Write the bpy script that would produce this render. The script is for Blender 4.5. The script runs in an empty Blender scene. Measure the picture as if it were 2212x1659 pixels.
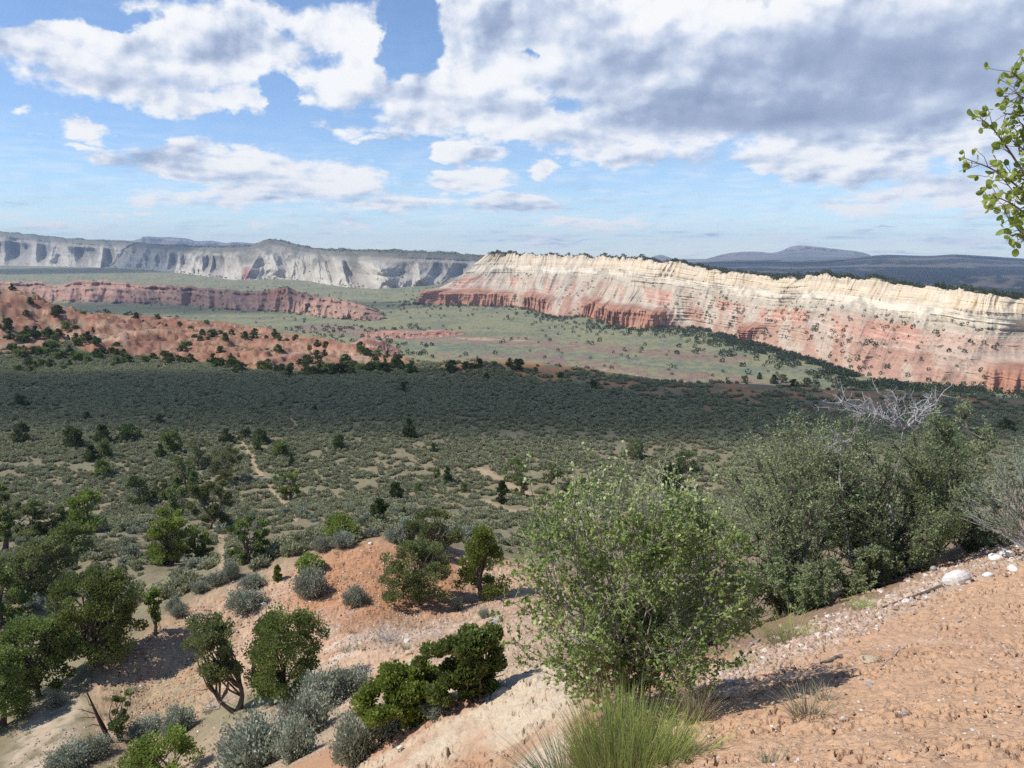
import bpy, math, random
import numpy as np
from mathutils import Vector, Matrix, Euler

R = math.radians
SC = bpy.context.scene
COL = SC.collection

# ------------------------------------------------------------------ camera, sun, sky, exposure
F = 1024 * 28 / 36.0            # focal length in pixels of the 1024 wide frame
PITCH = R(9.1)
cam_d = bpy.data.cameras.new('camera')
cam_d.lens = 28; cam_d.sensor_width = 36; cam_d.sensor_fit = 'HORIZONTAL'
cam_d.clip_start = 0.05; cam_d.clip_end = 60000
cam = bpy.data.objects.new('camera', cam_d); COL.objects.link(cam)
cam.location = (0, 0, 0); cam.rotation_euler = (R(90) - PITCH, 0, 0)
SC.camera = cam

SUN_AZ, SUN_EL = R(-100), R(50)
SUN = Vector((math.sin(SUN_AZ) * math.cos(SUN_EL), math.cos(SUN_AZ) * math.cos(SUN_EL), math.sin(SUN_EL)))
sd = bpy.data.lights.new('sun', 'SUN'); sd.energy = 4.3; sd.angle = R(0.5); sd.color = (1, .965, .9)
so = bpy.data.objects.new('sun', sd); COL.objects.link(so)
so.rotation_euler = SUN.to_track_quat('Z', 'Y').to_euler(); so.location = (-50, -10, 80)

SC.view_settings.view_transform = 'Standard'
SC.view_settings.look = 'None'
SC.view_settings.exposure = 0.28
SC.view_settings.gamma = 1
SC.render.engine = 'CYCLES'
cy = SC.cycles
cy.max_bounces = 6; cy.diffuse_bounces = 3; cy.glossy_bounces = 2; cy.transmission_bounces = 3
cy.volume_bounces = 0; cy.transparent_max_bounces = 8
cy.use_denoising = False; cy.denoiser = 'OPENIMAGEDENOISE'; cy.denoising_input_passes = 'RGB_ALBEDO_NORMAL'
cy.sample_clamp_indirect = 3

def ray(px, py):
    u = (np.asarray(px, float) - 512) / F; v = (384 - np.asarray(py, float)) / F
    dy = math.cos(PITCH) + v * math.sin(PITCH); dz = -math.sin(PITCH) + v * math.cos(PITCH)
    return u / dy, dz / dy                       # x and z per metre of forward distance

def azel(px, py):
    x, z = ray(px, py)
    return math.degrees(math.atan2(x, 1)), math.degrees(math.atan2(z, math.hypot(x, 1)))

def at(px, py, d):
    x, z = ray(px, py)
    return Vector((float(x) * d, d, float(z) * d))

def proj(x, y, z):
    dep = y * math.cos(PITCH) - z * math.sin(PITCH)
    up = y * math.sin(PITCH) + z * math.cos(PITCH)
    dep = np.maximum(dep, .01)
    return 512 + F * x / dep, 384 - F * up / dep

def az_of(px):                                    # azimuth (rad) of a pixel column at the horizon
    return np.arctan((np.asarray(px, float) - 512) / F * math.cos(PITCH))

# ---- node helper
class NT:
    def __init__(s, tree): s.t = tree; s.n = tree.nodes; s.l = tree.links
    def add(s, typ, ins=None, **kw):
        n = s.n.new(typ)
        for k, v in kw.items(): setattr(n, k, v)
        for k, v in (ins or {}).items():
            if isinstance(v, bpy.types.NodeSocket): s.l.new(v, n.inputs[k])
            else: n.inputs[k].default_value = v
        return n
    def math(s, op, a, b=None, c=None, clamp=False):
        n = s.n.new('ShaderNodeMath'); n.operation = op; n.use_clamp = clamp
        for i, v in enumerate((a, b, c)):
            if v is None: continue
            if isinstance(v, bpy.types.NodeSocket): s.l.new(v, n.inputs[i])
            else: n.inputs[i].default_value = v
        return n.outputs[0]
    def vmath(s, op, a, b=None, c=None):
        n = s.n.new('ShaderNodeVectorMath'); n.operation = op
        for i, v in enumerate((a, b, c)):
            if v is None: continue
            if isinstance(v, bpy.types.NodeSocket): s.l.new(v, n.inputs[i])
            else: n.inputs[i].default_value = v
        return n.outputs['Value'] if op in ('LENGTH', 'DOT_PRODUCT') else n.outputs['Vector']
    def mix(s, fac, a, b, blend='MIX'):
        n = s.n.new('ShaderNodeMix'); n.data_type = 'RGBA'; n.blend_type = blend
        for i, v in ((0, fac), (6, a), (7, b)):
            if isinstance(v, bpy.types.NodeSocket): s.l.new(v, n.inputs[i])
            else:
                n.inputs[i].default_value = v if i == 0 else (*v[:3], 1)
        return n.outputs[2]
    def mapr(s, v, a, b, c, d, smooth=False):
        n = s.n.new('ShaderNodeMapRange'); n.interpolation_type = 'SMOOTHSTEP' if smooth else 'LINEAR'
        s.l.new(v, n.inputs[0])
        for i, q in enumerate((a, b, c, d)): n.inputs[i + 1].default_value = q
        return n.outputs[0]
    def noise(s, vec, scale, detail=4, rough=.5, dims='3D', dist=0):
        n = s.n.new('ShaderNodeTexNoise'); n.noise_dimensions = dims
        if vec is not None: s.l.new(vec, n.inputs['Vector'])
        n.inputs['Scale'].default_value = scale; n.inputs['Detail'].default_value = detail
        n.inputs['Roughness'].default_value = rough; n.inputs['Distortion'].default_value = dist
        return n.outputs[0]

# ------------------------------------------------------------------ sky
W = bpy.data.worlds.new('World'); SC.world = W; W.use_nodes = True
W.node_tree.nodes.clear()
t = NT(W.node_tree)
sky = t.add('ShaderNodeTexSky', sky_type='NISHITA', sun_disc=False)
sky.sun_elevation = SUN_EL; sky.sun_rotation = SUN_AZ; sky.altitude = 1800; sky.air_density = 1.0; sky.dust_density = .6; sky.ozone_density = 2.0
SKY_STRENGTH = 0.118
tc = t.add('ShaderNodeTexCoord')
sep = t.add('ShaderNodeSeparateXYZ', {0: tc.outputs['Generated']})
azd = t.math('MULTIPLY', t.math('ARCTAN2', sep.outputs[0], sep.outputs[1]), 57.2958)
eld = t.math('MULTIPLY', t.math('ARCSINE', sep.outputs[2]), 57.2958)
P0 = t.add('ShaderNodeCombineXYZ', {0: azd, 1: eld}).outputs[0]
# finer towards the horizon, as a layer of clouds seen in perspective
Q0 = t.add('ShaderNodeCombineXYZ', {0: t.math('MULTIPLY', azd, .075), 1: t.math('MULTIPLY', t.math('LOGARITHM', t.math('ADD', t.math('MAXIMUM', eld, 0), 3.0), 2.718), 1.55)}).outputs[0]
wn = t.add('ShaderNodeTexNoise', {'Vector': Q0, 'Scale': 3.4, 'Detail': 5, 'Roughness': .6}, noise_dimensions='2D')
wv = t.vmath('MULTIPLY_ADD', wn.outputs['Color'], (4.0, 2.2, 0), (-2.0, -1.1, 0))
P = t.vmath('ADD', P0, wv)
CLOUDS = [  # px, py, half width, half height, weight
    (60, 52, 120, 36, 1), (150, 62, 130, 44, 1.05), (215, 45, 120, 48, 1), (120, 80, 90, 20, .9), (190, 100, 85, 18, .95), (250, 95, 60, 20, .8), (270, 20, 80, 22, .8),
    (345, 32, 62, 30, 1), (365, 78, 90, 24, .85), (300, 100, 26, 18, .5), (430, 92, 130, 28, 1), (500, 122, 150, 24, 1), (415, 62, 30, 20, .8),
    (28, 113, 34, 10, .7), (82, 128, 42, 13, .95), (90, 147, 70, 6, .5), (335, 128, 60, 7, .6), (390, 140, 60, 5, .5),
    (225, 166, 120, 20, 1.1), (170, 160, 60, 12, .9), (310, 180, 100, 20, .95), (390, 203, 100, 13, .7), (240, 198, 120, 16, .7), (150, 205, 60, 5, .5), (300, 222, 120, 7, .5),
    (452, 152, 58, 13, 1), (458, 180, 66, 15, 1), (548, 170, 22, 8, .95), (530, 204, 66, 11, 1), (600, 222, 80, 10, .8), (722, 206, 20, 5, .85), (790, 240, 40, 4, .7), (120, 212, 60, 5, .6), (60, 226, 70, 4, .5), (330, 233, 90, 4, .6), (560, 240, 70, 5, .7), (680, 242, 60, 4, .7), (880, 244, 40, 5, .8), (960, 243, 50, 6, .8), (880, 232, 24, 4, .8), (30, 133, 22, 4, .5), (740, 206, 14, 3, .6), (330, 130, 70, 9, .7),
    (470, 20, 110, 60, 1), (620, 40, 240, 80, 1.2), (860, 60, 300, 90, 1.35), (720, 110, 220, 50, 1.1), (640, 155, 120, 14, .8), (900, 130, 260, 55, 1.1),
    (850, 170, 140, 18, .9), (990, 190, 130, 28, .95), (860, 204, 110, 10, .7), (975, 225, 90, 14, .45), (830, 244, 60, 5, .5), (900, 238, 50, 5, .5), (640, 228, 40, 4, .5),
]
def blobs(vec, lst, k):
    out = None
    for (px, py, rx, ry, w) in lst:
        a, e = azel(px, py)
        sx = (azel(px + rx, py)[0] - azel(px - rx, py)[0]) / 2; sy = abs(azel(px, py - ry)[1] - azel(px, py + ry)[1]) / 2
        v = t.vmath('MULTIPLY_ADD', vec, (1 / sx, 1 / sy, 0), (-a / sx, -e / sy, 0))
        m = t.math('MULTIPLY_ADD', t.vmath('LENGTH', v), -w * .70, w)
        out = m if out is None else t.math('SMOOTH_MAX', out, m, k)
    return out
mask = t.math('MAXIMUM', blobs(P, CLOUDS, .12), -.35)
n1 = t.noise(Q0, 3.1, 9, .55, '2D')
n2 = t.noise(t.vmath('ADD', Q0, (-.035, .05, 0)), 3.1, 7, .55, '2D')
n3 = t.noise(Q0, 1.7, 3, .5, '2D'); n4 = t.noise(t.vmath('ADD', Q0, (-.05, .14, 0)), 1.7, 3, .5, '2D')
cover = t.math('MAXIMUM', t.mapr(eld, 17, 28, 0, .42), t.mapr(t.math('ABSOLUTE', azd), 38, 50, 0, .36))
GAPS = [(410, 28, 26, 44, 1.1), (395, 62, 14, 20, .8), (20, 4, 60, 16, 1), (115, 14, 36, 12, .8), (278, 100, 14, 26, .9), (262, 128, 60, 12, .6), (600, 200, 50, 14, .8), (690, 188, 70, 14, 1), (730, 205, 60, 18, .8), (420, 160, 20, 26, .7), (536, 52, 14, 6, .6)]
mask = t.math('SUBTRACT', mask, t.math('MULTIPLY', t.math('MAXIMUM', blobs(P, GAPS, .05), 0), .95))
fr_n = t.math('MULTIPLY', t.math('SUBTRACT', t.noise(Q0, 13, 6, .6, '2D'), .5), .22)
mask = t.math('ADD', mask, fr_n)
D = t.math('ADD', t.math('ADD', mask, cover), t.math('MULTIPLY', t.math('SUBTRACT', n1, .5), 1.05))
hor = t.mapr(eld, 0, 7, .30, 0)                              # thin veil of far cloud near the horizon
veil = t.math('MULTIPLY', t.mapr(t.noise(t.vmath('MULTIPLY', Q0, (.8, 2.2, 1)), 6, 6, .6, '2D'), .38, .66, 0, 1), t.mapr(eld, .5, 9, .60, .04))
alpha = t.math('MAXIMUM', t.mapr(D, .26, .56, 0, 1, True), veil)
rel = t.math('ADD', t.math('SUBTRACT', n1, n2), t.math('MULTIPLY', t.math('SUBTRACT', n3, n4), 1.25))
DARK = [(880, 60, 230, 60, .9), (800, 118, 210, 22, 1.1), (700, 95, 120, 14, .7), (1000, 85, 130, 40, 1.0), (620, 70, 120, 30, .55), (720, 160, 110, 10, .55), (500, 112, 120, 12, .45), (170, 85, 100, 13, .5), (255, 178, 80, 9, .3), (940, 180, 120, 14, .5), (575, 138, 90, 10, .4), (400, 98, 70, 8, .4), (560, 30, 60, 30, .5)]
dk = t.math('MAXIMUM', blobs(t.vmath('MULTIPLY_ADD', wv, (.5, .5, 0), P0), DARK, .2), 0)
lit = t.math('MULTIPLY_ADD', t.math('MULTIPLY', rel, t.mapr(dk, 0, .8, 1, .30)), 1.5, .87)
lit = t.math('SUBTRACT', lit, t.math('MULTIPLY', dk, .62))
lit = t.math('SUBTRACT', lit, t.math('MULTIPLY', t.mapr(D, .55, 1.4, 0, 1), .14), clamp=True)
cr = t.add('ShaderNodeValToRGB', {0: lit})
els = cr.color_ramp.elements
els[0].position = 0.1; els[0].color = (.27, .35, .52, 1)
els[1].position = 1.0; els[1].color = (.96, .97, .985, 1)
for p_, c_ in ((.38, (.38, .46, .64, 1)), (.62, (.60, .68, .83, 1)), (.84, (.87, .90, .96, 1))):
    e_ = els.new(p_); e_.color = c_
lit_c = t.vmath('MULTIPLY', cr.outputs[0], (.84, .84, .84))
skyc = t.vmath('MULTIPLY', sky.outputs[0], (SKY_STRENGTH * .96, SKY_STRENGTH * 1.04, SKY_STRENGTH * 1.14))
final = t.mix(alpha, skyc, lit_c)
bg = t.add('ShaderNodeBackground', {'Color': final, 'Strength': 1.0})
wo = t.add('ShaderNodeOutputWorld', {'Surface': bg.outputs[0]})
W.cycles.sampling_method = 'MANUAL'; W.cycles.sample_map_resolution = 512

# ------------------------------------------------------------------ numeric noise
def _hash(ix, iy, seed):
    h = (ix.astype(np.int64) * 374761393 + iy.astype(np.int64) * 668265263 + seed * 974711) & 0xFFFFFFFF
    h = ((h ^ (h >> 13)) * 1274126177) & 0xFFFFFFFF
    return (h ^ (h >> 16)) & 0xFFFFFFFF
def pnoise(x, y, seed=0):
    x = np.asarray(x, float); y = np.asarray(y, float)
    ix = np.floor(x); iy = np.floor(y); fx = x - ix; fy = y - iy
    u = fx * fx * fx * (fx * (fx * 6 - 15) + 10); v = fy * fy * fy * (fy * (fy * 6 - 15) + 10)
    def g(dx, dy):
        a = _hash(ix + dx, iy + dy, seed) * (2 * math.pi / 4294967296.0)
        return np.cos(a) * (fx - dx) + np.sin(a) * (fy - dy)
    a = g(0, 0); b = g(1, 0); c = g(0, 1); d = g(1, 1)
    return ((a * (1 - u) + b * u) * (1 - v) + (c * (1 - u) + d * u) * v) * 1.5
def fbm(x, y, o=4, seed=0, gain=.5, lac=2.03):
    s = 0; a = 1; n = 0
    for i in range(o):
        s = s + a * pnoise(x, y, seed + i * 17); n += a
        x = np.asarray(x) * lac + 3.7; y = np.asarray(y) * lac - 1.3; a *= gain
    return s / n
def ridged(x, y, o=3, seed=0, gain=.5):
    s = 0; a = 1; n = 0
    for i in range(o):
        s = s + a * (1 - np.abs(pnoise(x, y, seed + i * 17)) * 2); n += a
        x = np.asarray(x) * 2.1 + 5.1; y = np.asarray(y) * 2.1 + 1.7; a *= gain
    return s / n
def sstep(x, a, b):
    q = np.clip((np.asarray(x, float) - a) / (b - a), 0, 1); return q * q * (3 - 2 * q)
def lerp(a, b, w): return a + (b - a) * w
def crgb(base, col, w):                           # blend a colour into an (N,3) array
    w = np.asarray(w)[..., None]; return base * (1 - w) + np.array(col) * w
def linedist(px, py, pts, vs=1.0):                # distance to a polyline in (px, py*vs)
    px = np.asarray(px, float); py = np.asarray(py, float) * vs; best = np.full(px.shape, 1e9)
    for (ax, ay), (bx, by) in zip(pts[:-1], pts[1:]):
        ay *= vs; by *= vs; dx = bx - ax; dy = by - ay; L = dx * dx + dy * dy + 1e-9
        q = np.clip(((px - ax) * dx + (py - ay) * dy) / L, 0, 1)
        best = np.minimum(best, np.hypot(px - ax - q * dx, py - ay - q * dy))
    return best

# ------------------------------------------------------------------ mesh building
def new_mesh(name, V, faces, mat=None, attrs=None, smooth=False):
    """V (N,3); faces: list of (M,k) index arrays; attrs: name -> (N,) floats or (N,3) colours on points"""
    me = bpy.data.meshes.new(name)
    V = np.asarray(V, np.float32); faces = [np.asarray(f, np.int32) for f in faces if len(f)]
    me.vertices.add(len(V)); me.vertices.foreach_set('co', V.ravel())
    loops = np.concatenate([f.ravel() for f in faces]); tot = np.concatenate([np.full(len(f), f.shape[1], np.int32) for f in faces])
    st = np.concatenate([[0], np.cumsum(tot)[:-1]]).astype(np.int32)
    me.loops.add(len(loops)); me.loops.foreach_set('vertex_index', loops)
    me.polygons.add(len(tot)); me.polygons.foreach_set('loop_start', st); me.polygons.foreach_set('loop_total', tot)
    me.polygons.foreach_set('use_smooth', np.full(len(tot), bool(smooth)))
    for k, a in (attrs or {}).items():
        a = np.asarray(a, np.float32)
        if a.ndim == 2:
            at_ = me.attributes.new(k, 'FLOAT_COLOR', 'POINT')
            at_.data.foreach_set('color', np.concatenate([a, np.ones((len(a), 1), np.float32)], 1).ravel())
        else:
            at_ = me.attributes.new(k, 'FLOAT', 'POINT'); at_.data.foreach_set('value', a)
    me.update(calc_edges=True); me.validate()
    if mat: me.materials.append(mat)
    return me
def link(name, me, parent=None, loc=None, **props):
    o = bpy.data.objects.new(name, me); COL.objects.link(o)
    if parent: o.parent = parent
    if loc is not None: o.location = loc
    for k, v in props.items():
        if v: o[k] = v
    return o
def grid_faces(nr, nc):
    i = np.arange(nr * nc).reshape(nr, nc)
    return np.stack([i[:-1, :-1], i[:-1, 1:], i[1:, 1:], i[1:, :-1]], -1).reshape(-1, 4)
class MB:
    """collects tubes and cards, with a random tint per piece"""
    def __init__(s): s.V = []; s.F = {}; s.T = []; s.n = 0
    def put(s, V, F, T):
        V = np.asarray(V, float).reshape(-1, 3); F = np.asarray(F)
        s.V.append(V); s.F.setdefault(F.shape[1], []).append(F + s.n); s.T.append(np.broadcast_to(np.asarray(T, float), (len(V),))); s.n += len(V)
    def tube(s, pts, rad, k=5, tint=.5):
        pts = np.asarray(pts, float); n = len(pts); rad = np.broadcast_to(np.asarray(rad, float), (n,))
        tg = np.gradient(pts, axis=0); tg /= np.linalg.norm(tg, axis=1)[:, None] + 1e-9
        ref = np.array([.31, .17, .93]) if abs(tg[0] @ np.array([.31, .17, .93])) < .9 else np.array([1., 0, 0])
        a = np.cross(tg, ref); a /= np.linalg.norm(a, axis=1)[:, None] + 1e-9; b = np.cross(tg, a)
        th = np.arange(k) * 2 * math.pi / k
        ring = pts[:, None] + rad[:, None, None] * (np.cos(th)[None, :, None] * a[:, None] + np.sin(th)[None, :, None] * b[:, None])
        i = np.arange(n * k).reshape(n, k); j = np.roll(i, -1, 1)
        s.put(ring, np.stack([i[:-1], j[:-1], j[1:], i[1:]], -1).reshape(-1, 4), tint)
    def cards(s, C, U, Vv, T, shape='diamond'):
        """leaf cards: centre C, half-length U, half-width V"""
        C = np.asarray(C, float); N = len(C)
        if shape == 'diamond':
            q = np.stack([C - U, C + Vv, C + U, C - Vv], 1); k = 4
        elif shape == 'quad':
            q = np.stack([C - U - Vv * .6, C - U + Vv * .6, C + U + Vv, C + U - Vv], 1); k = 4
        elif shape == 'leaf':                      # rounded, slightly folded leaf
            nrm = np.cross(U, Vv); nrm /= np.linalg.norm(nrm, axis=1)[:, None] + 1e-9; w = np.linalg.norm(Vv, axis=1)[:, None]
            q = np.stack([C - U] + [C + a * U + sg * b * Vv + nrm * w * (.32 * b) for sg, seq in ((1, ((-.72, .62), (-.2, .98), (.4, .88), (.82, .45))),) for a, b in seq] + [C + U] + [C + a * U - b * Vv + nrm * w * (.32 * b) for a, b in ((.82, .45), (.4, .88), (-.2, .98), (-.72, .62))], 1); k = 10
        if k == 10:
            f = np.arange(N)[:, None] * 10
            s.put(q, np.concatenate([f + np.array([[0, 1, 2, 3, 4, 5]]), f + np.array([[0, 5, 6, 7, 8, 9]])]), np.repeat(T, 10))
        else:
            s.put(q, np.arange(N * 4).reshape(N, 4), np.repeat(T, 4))
    def mesh(s, name, mat, smooth=False):
        return new_mesh(name, np.concatenate(s.V), [np.concatenate(f) for f in s.F.values()], mat, {'tint': np.concatenate(s.T)}, smooth)

# ------------------------------------------------------------------ materials
def mat_ground(name, bumpscale=14, bump=.06, fine=40, spread=.35):
    m = bpy.data.materials.new(name); m.use_nodes = True; m.node_tree.nodes.clear(); t = NT(m.node_tree)
    tc = t.add('ShaderNodeTexCoord'); o = tc.outputs['Object']
    a = t.add('ShaderNodeAttribute', attribute_name='Col')
    f1 = t.noise(o, fine, 5, .65); f2 = t.noise(o, fine * .13, 4, .6)
    k = t.math('ADD', t.math('MULTIPLY', t.math('SUBTRACT', f1, .5), spread * 1.6), t.math('MULTIPLY_ADD', t.math('SUBTRACT', f2, .5), spread, 1.0))
    kc = t.add('ShaderNodeCombineXYZ', {0: k, 1: k, 2: k}).outputs[0]
    c = t.vmath('MULTIPLY', a.outputs['Color'], kc)
    h = t.noise(o, bumpscale, 6, .62)
    b = t.add('ShaderNodeBump', {'Height': h, 'Strength': .9, 'Distance': bump})
    p = t.add('ShaderNodeBsdfPrincipled', {'Base Color': c, 'Roughness': .95, 'Specular IOR Level': .1, 'Normal': b.outputs[0]})
    t.add('ShaderNodeOutputMaterial', {0: p.outputs[0]})
    return m
def mat_leaf(name, ca, cb, cc=None, transl=.25, rough=.55, spec=.25):
    m = bpy.data.materials.new(name); m.use_nodes = True; m.node_tree.nodes.clear(); t = NT(m.node_tree)
    a = t.add('ShaderNodeAttribute', attribute_name='tint')
    r = t.add('ShaderNodeValToRGB', {0: a.outputs['Fac']}); e = r.color_ramp.elements
    e[0].color = (*ca, 1); e[1].color = (*cb, 1); e[0].position = .05; e[1].position = .85
    if cc: q = e.new(1.0); q.color = (*cc, 1)
    oi = t.add('ShaderNodeObjectInfo')
    hv = t.add('ShaderNodeHueSaturation', {'Hue': t.mapr(oi.outputs['Random'], 0, 1, .488, .512), 'Value': t.mapr(oi.outputs['Random'], 0, 1, .85, 1.18), 'Color': r.outputs[0]})
    p = t.add('ShaderNodeBsdfPrincipled', {'Base Color': hv.outputs[0], 'Roughness': rough, 'Specular IOR Level': spec})
    tr = t.add('ShaderNodeBsdfTranslucent', {'Color': hv.outputs[0]})
    mx = t.add('ShaderNodeMixShader', {0: transl, 1: p.outputs[0], 2: tr.outputs[0]})
    t.add('ShaderNodeOutputMaterial', {0: mx.outputs[0]})
    return m
def mat_solid(name, ca, cb, scale=20, rough=.9, bump=.01, stretch=(1, 1, 1)):
    m = bpy.data.materials.new(name); m.use_nodes = True; m.node_tree.nodes.clear(); t = NT(m.node_tree)
    tc = t.add('ShaderNodeTexCoord'); o = t.vmath('MULTIPLY', tc.outputs['Object'], stretch)
    n = t.noise(o, scale, 5, .65)
    c = t.mix(t.mapr(n, .32, .68, 0, 1), ca, cb)
    oi = t.add('ShaderNodeObjectInfo')
    hv = t.add('ShaderNodeHueSaturation', {'Value': t.mapr(oi.outputs['Random'], 0, 1, .85, 1.12), 'Color': c})
    b = t.add('ShaderNodeBump', {'Height': n, 'Strength': .8, 'Distance': bump})
    p = t.add('ShaderNodeBsdfPrincipled', {'Base Color': hv.outputs[0], 'Roughness': rough, 'Specular IOR Level': .15, 'Normal': b.outputs[0]})
    t.add('ShaderNodeOutputMaterial', {0: p.outputs[0]})
    return m
# ------------------------------------------------------------------ terrain height
CTRL = [  # px, py, forward distance: where the near slope and the spurs lie
    (1024, 768, 3.2), (900, 768, 3.4), (800, 768, 3.6), (700, 768, 4.0), (620, 768, 4.6), (900, 700, 5.2), (1024, 700, 4.8), (900, 660, 6.6), (1024, 640, 7.2), (870, 605, 11), (1024, 540, 14.2),
    (740, 670, 8), (800, 640, 9.3), (956, 582, 11.5), (960, 562, 13.2), (700, 690, 7.2), (620, 706, 6.5), (660, 740, 5.2), (800, 700, 5.6),
    (875, 575, 15.5), (790, 612, 13.5), (720, 640, 13), (1024, 515, 17),
    (380, 748, 10), (430, 715, 10), (480, 692, 10), (540, 680, 9.5), (500, 762, 7.8), (440, 768, 8.4), (560, 720, 7.6), (580, 672, 9.8),
    (400, 712, 18), (450, 700, 18.5), (500, 680, 18), (340, 730, 18), (300, 745, 20), (560, 650, 20), (620, 640, 21), (350, 700, 24), (420, 690, 22),
    (240, 705, 27), (280, 690, 28), (330, 680, 28), (250, 757, 20.5), (180, 765, 23), (120, 768, 25),
    (370, 542, 44), (345, 545, 44), (400, 546, 43), (300, 562, 43), (260, 578, 42), (200, 602, 40), (150, 628, 38), (100, 662, 36), (60, 690, 34), (20, 718, 32), (430, 556, 43), (480, 566, 43), (530, 575, 42),
    (420, 603, 38), (484, 596, 39), (330, 600, 38), (350, 640, 32), (250, 640, 36), (200, 665, 35), (150, 702, 33), (430, 650, 28), (470, 640, 28), (510, 622, 28), (60, 745, 28), (100, 735, 29),
    (20, 650, 46), (100, 620, 50), (130, 592, 52), (100, 572, 57), (210, 562, 62), (270, 548, 66), (90, 530, 84), (30, 560, 64), (180, 538, 78), (300, 522, 88), (400, 532, 74), (470, 540, 72), (560, 548, 66), (640, 560, 60), (340, 540, 70),
    (720, 560, 50), (850, 530, 50), (1000, 490, 48), (720, 600, 32), (850, 580, 28), (980, 520, 32), (640, 600, 36),
    (60, 485, 122), (230, 482, 124), (400, 484, 122), (560, 486, 119), (720, 486, 117), (900, 480, 116), (1024, 470, 118), (60, 505, 104), (400, 508, 98), (640, 515, 92), (900, 500, 84),
]
_c = np.array([[*at(*q)] for q in CTRL])
_caz = np.arctan2(_c[:, 0], _c[:, 1]); _clr = np.log(np.hypot(_c[:, 0], _c[:, 1]))
KA = 2.2
def _U(r2): return .5 * r2 * np.log(r2 + 1e-9)
def _tps_fit(a, b, z, lam):
    n = len(a); d2 = (a[:, None] - a[None]) ** 2 + (b[:, None] - b[None]) ** 2
    A = np.zeros((n + 3, n + 3)); A[:n, :n] = _U(d2) + lam * np.eye(n); Pm = np.stack([np.ones(n), a, b], 1)
    A[:n, n:] = Pm; A[n:, :n] = Pm.T
    return np.linalg.solve(A, np.concatenate([z, np.zeros(3)]))
_slope = _c[:, 2] / np.hypot(_c[:, 0], _c[:, 1])          # fit the depression, which is what the picture pins down
_w = _tps_fit(_caz * KA, _clr, _slope, .0006)
def tps(az, lr):
    az = np.clip(az, -.74, .74); lr = np.clip(lr, math.log(2.6), math.log(150)); out = np.empty(az.shape); n = len(_caz)
    for i in range(0, len(az), 40000):
        a = az[i:i + 40000] * KA; b = lr[i:i + 40000]
        d2 = (a[:, None] - _caz[None] * KA) ** 2 + (b[:, None] - _clr[None]) ** 2
        out[i:i + 40000] = _U(d2) @ _w[:n] + _w[n] + _w[n + 1] * a + _w[n + 2] * b
    return out
_EPX = [-300, 0, 90, 200, 300, 380, 420, 450, 480, 520, 560, 640, 690, 740, 800, 900, 1024, 1400]
_ED = [640, 600, 560, 470, 370, 295, 268, 256, 250, 249, 245, 230, 219, 218, 219, 224, 230, 240]
_SPX = [-300, 0, 60, 120, 160, 260, 350, 420, 1400]        # where the sage flat ends and the red mounds begin
_SD = [300, 330, 330, 305, 300, 262, 258, 262, 250]
_EAZ = az_of(_EPX); _SAZ = az_of(_SPX)
def plain_z(r, x, y):
    return np.interp(r, [0, 1500, 2500, 4000, 9000, 20000], [-85, -84, -71, -52, -22, 0]) + 1.2 * fbm(x / 160, y / 160, 3, 5)
def red_mask(x, y):
    r = np.hypot(x, y); az = np.arctan2(x, y)
    wob = 1 + .05 * fbm(x / 30, y / 30, 3, 41)
    m = sstep(r * wob, np.interp(az, _SAZ, _SD) - 8, np.interp(az, _SAZ, _SD) + 12) * (1 - sstep(r, np.interp(az, _EAZ, _ED) * 1.0, np.interp(az, _EAZ, _ED) * 1.08))
    return m * sstep(-az, -az_of(450), -az_of(400))
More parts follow.
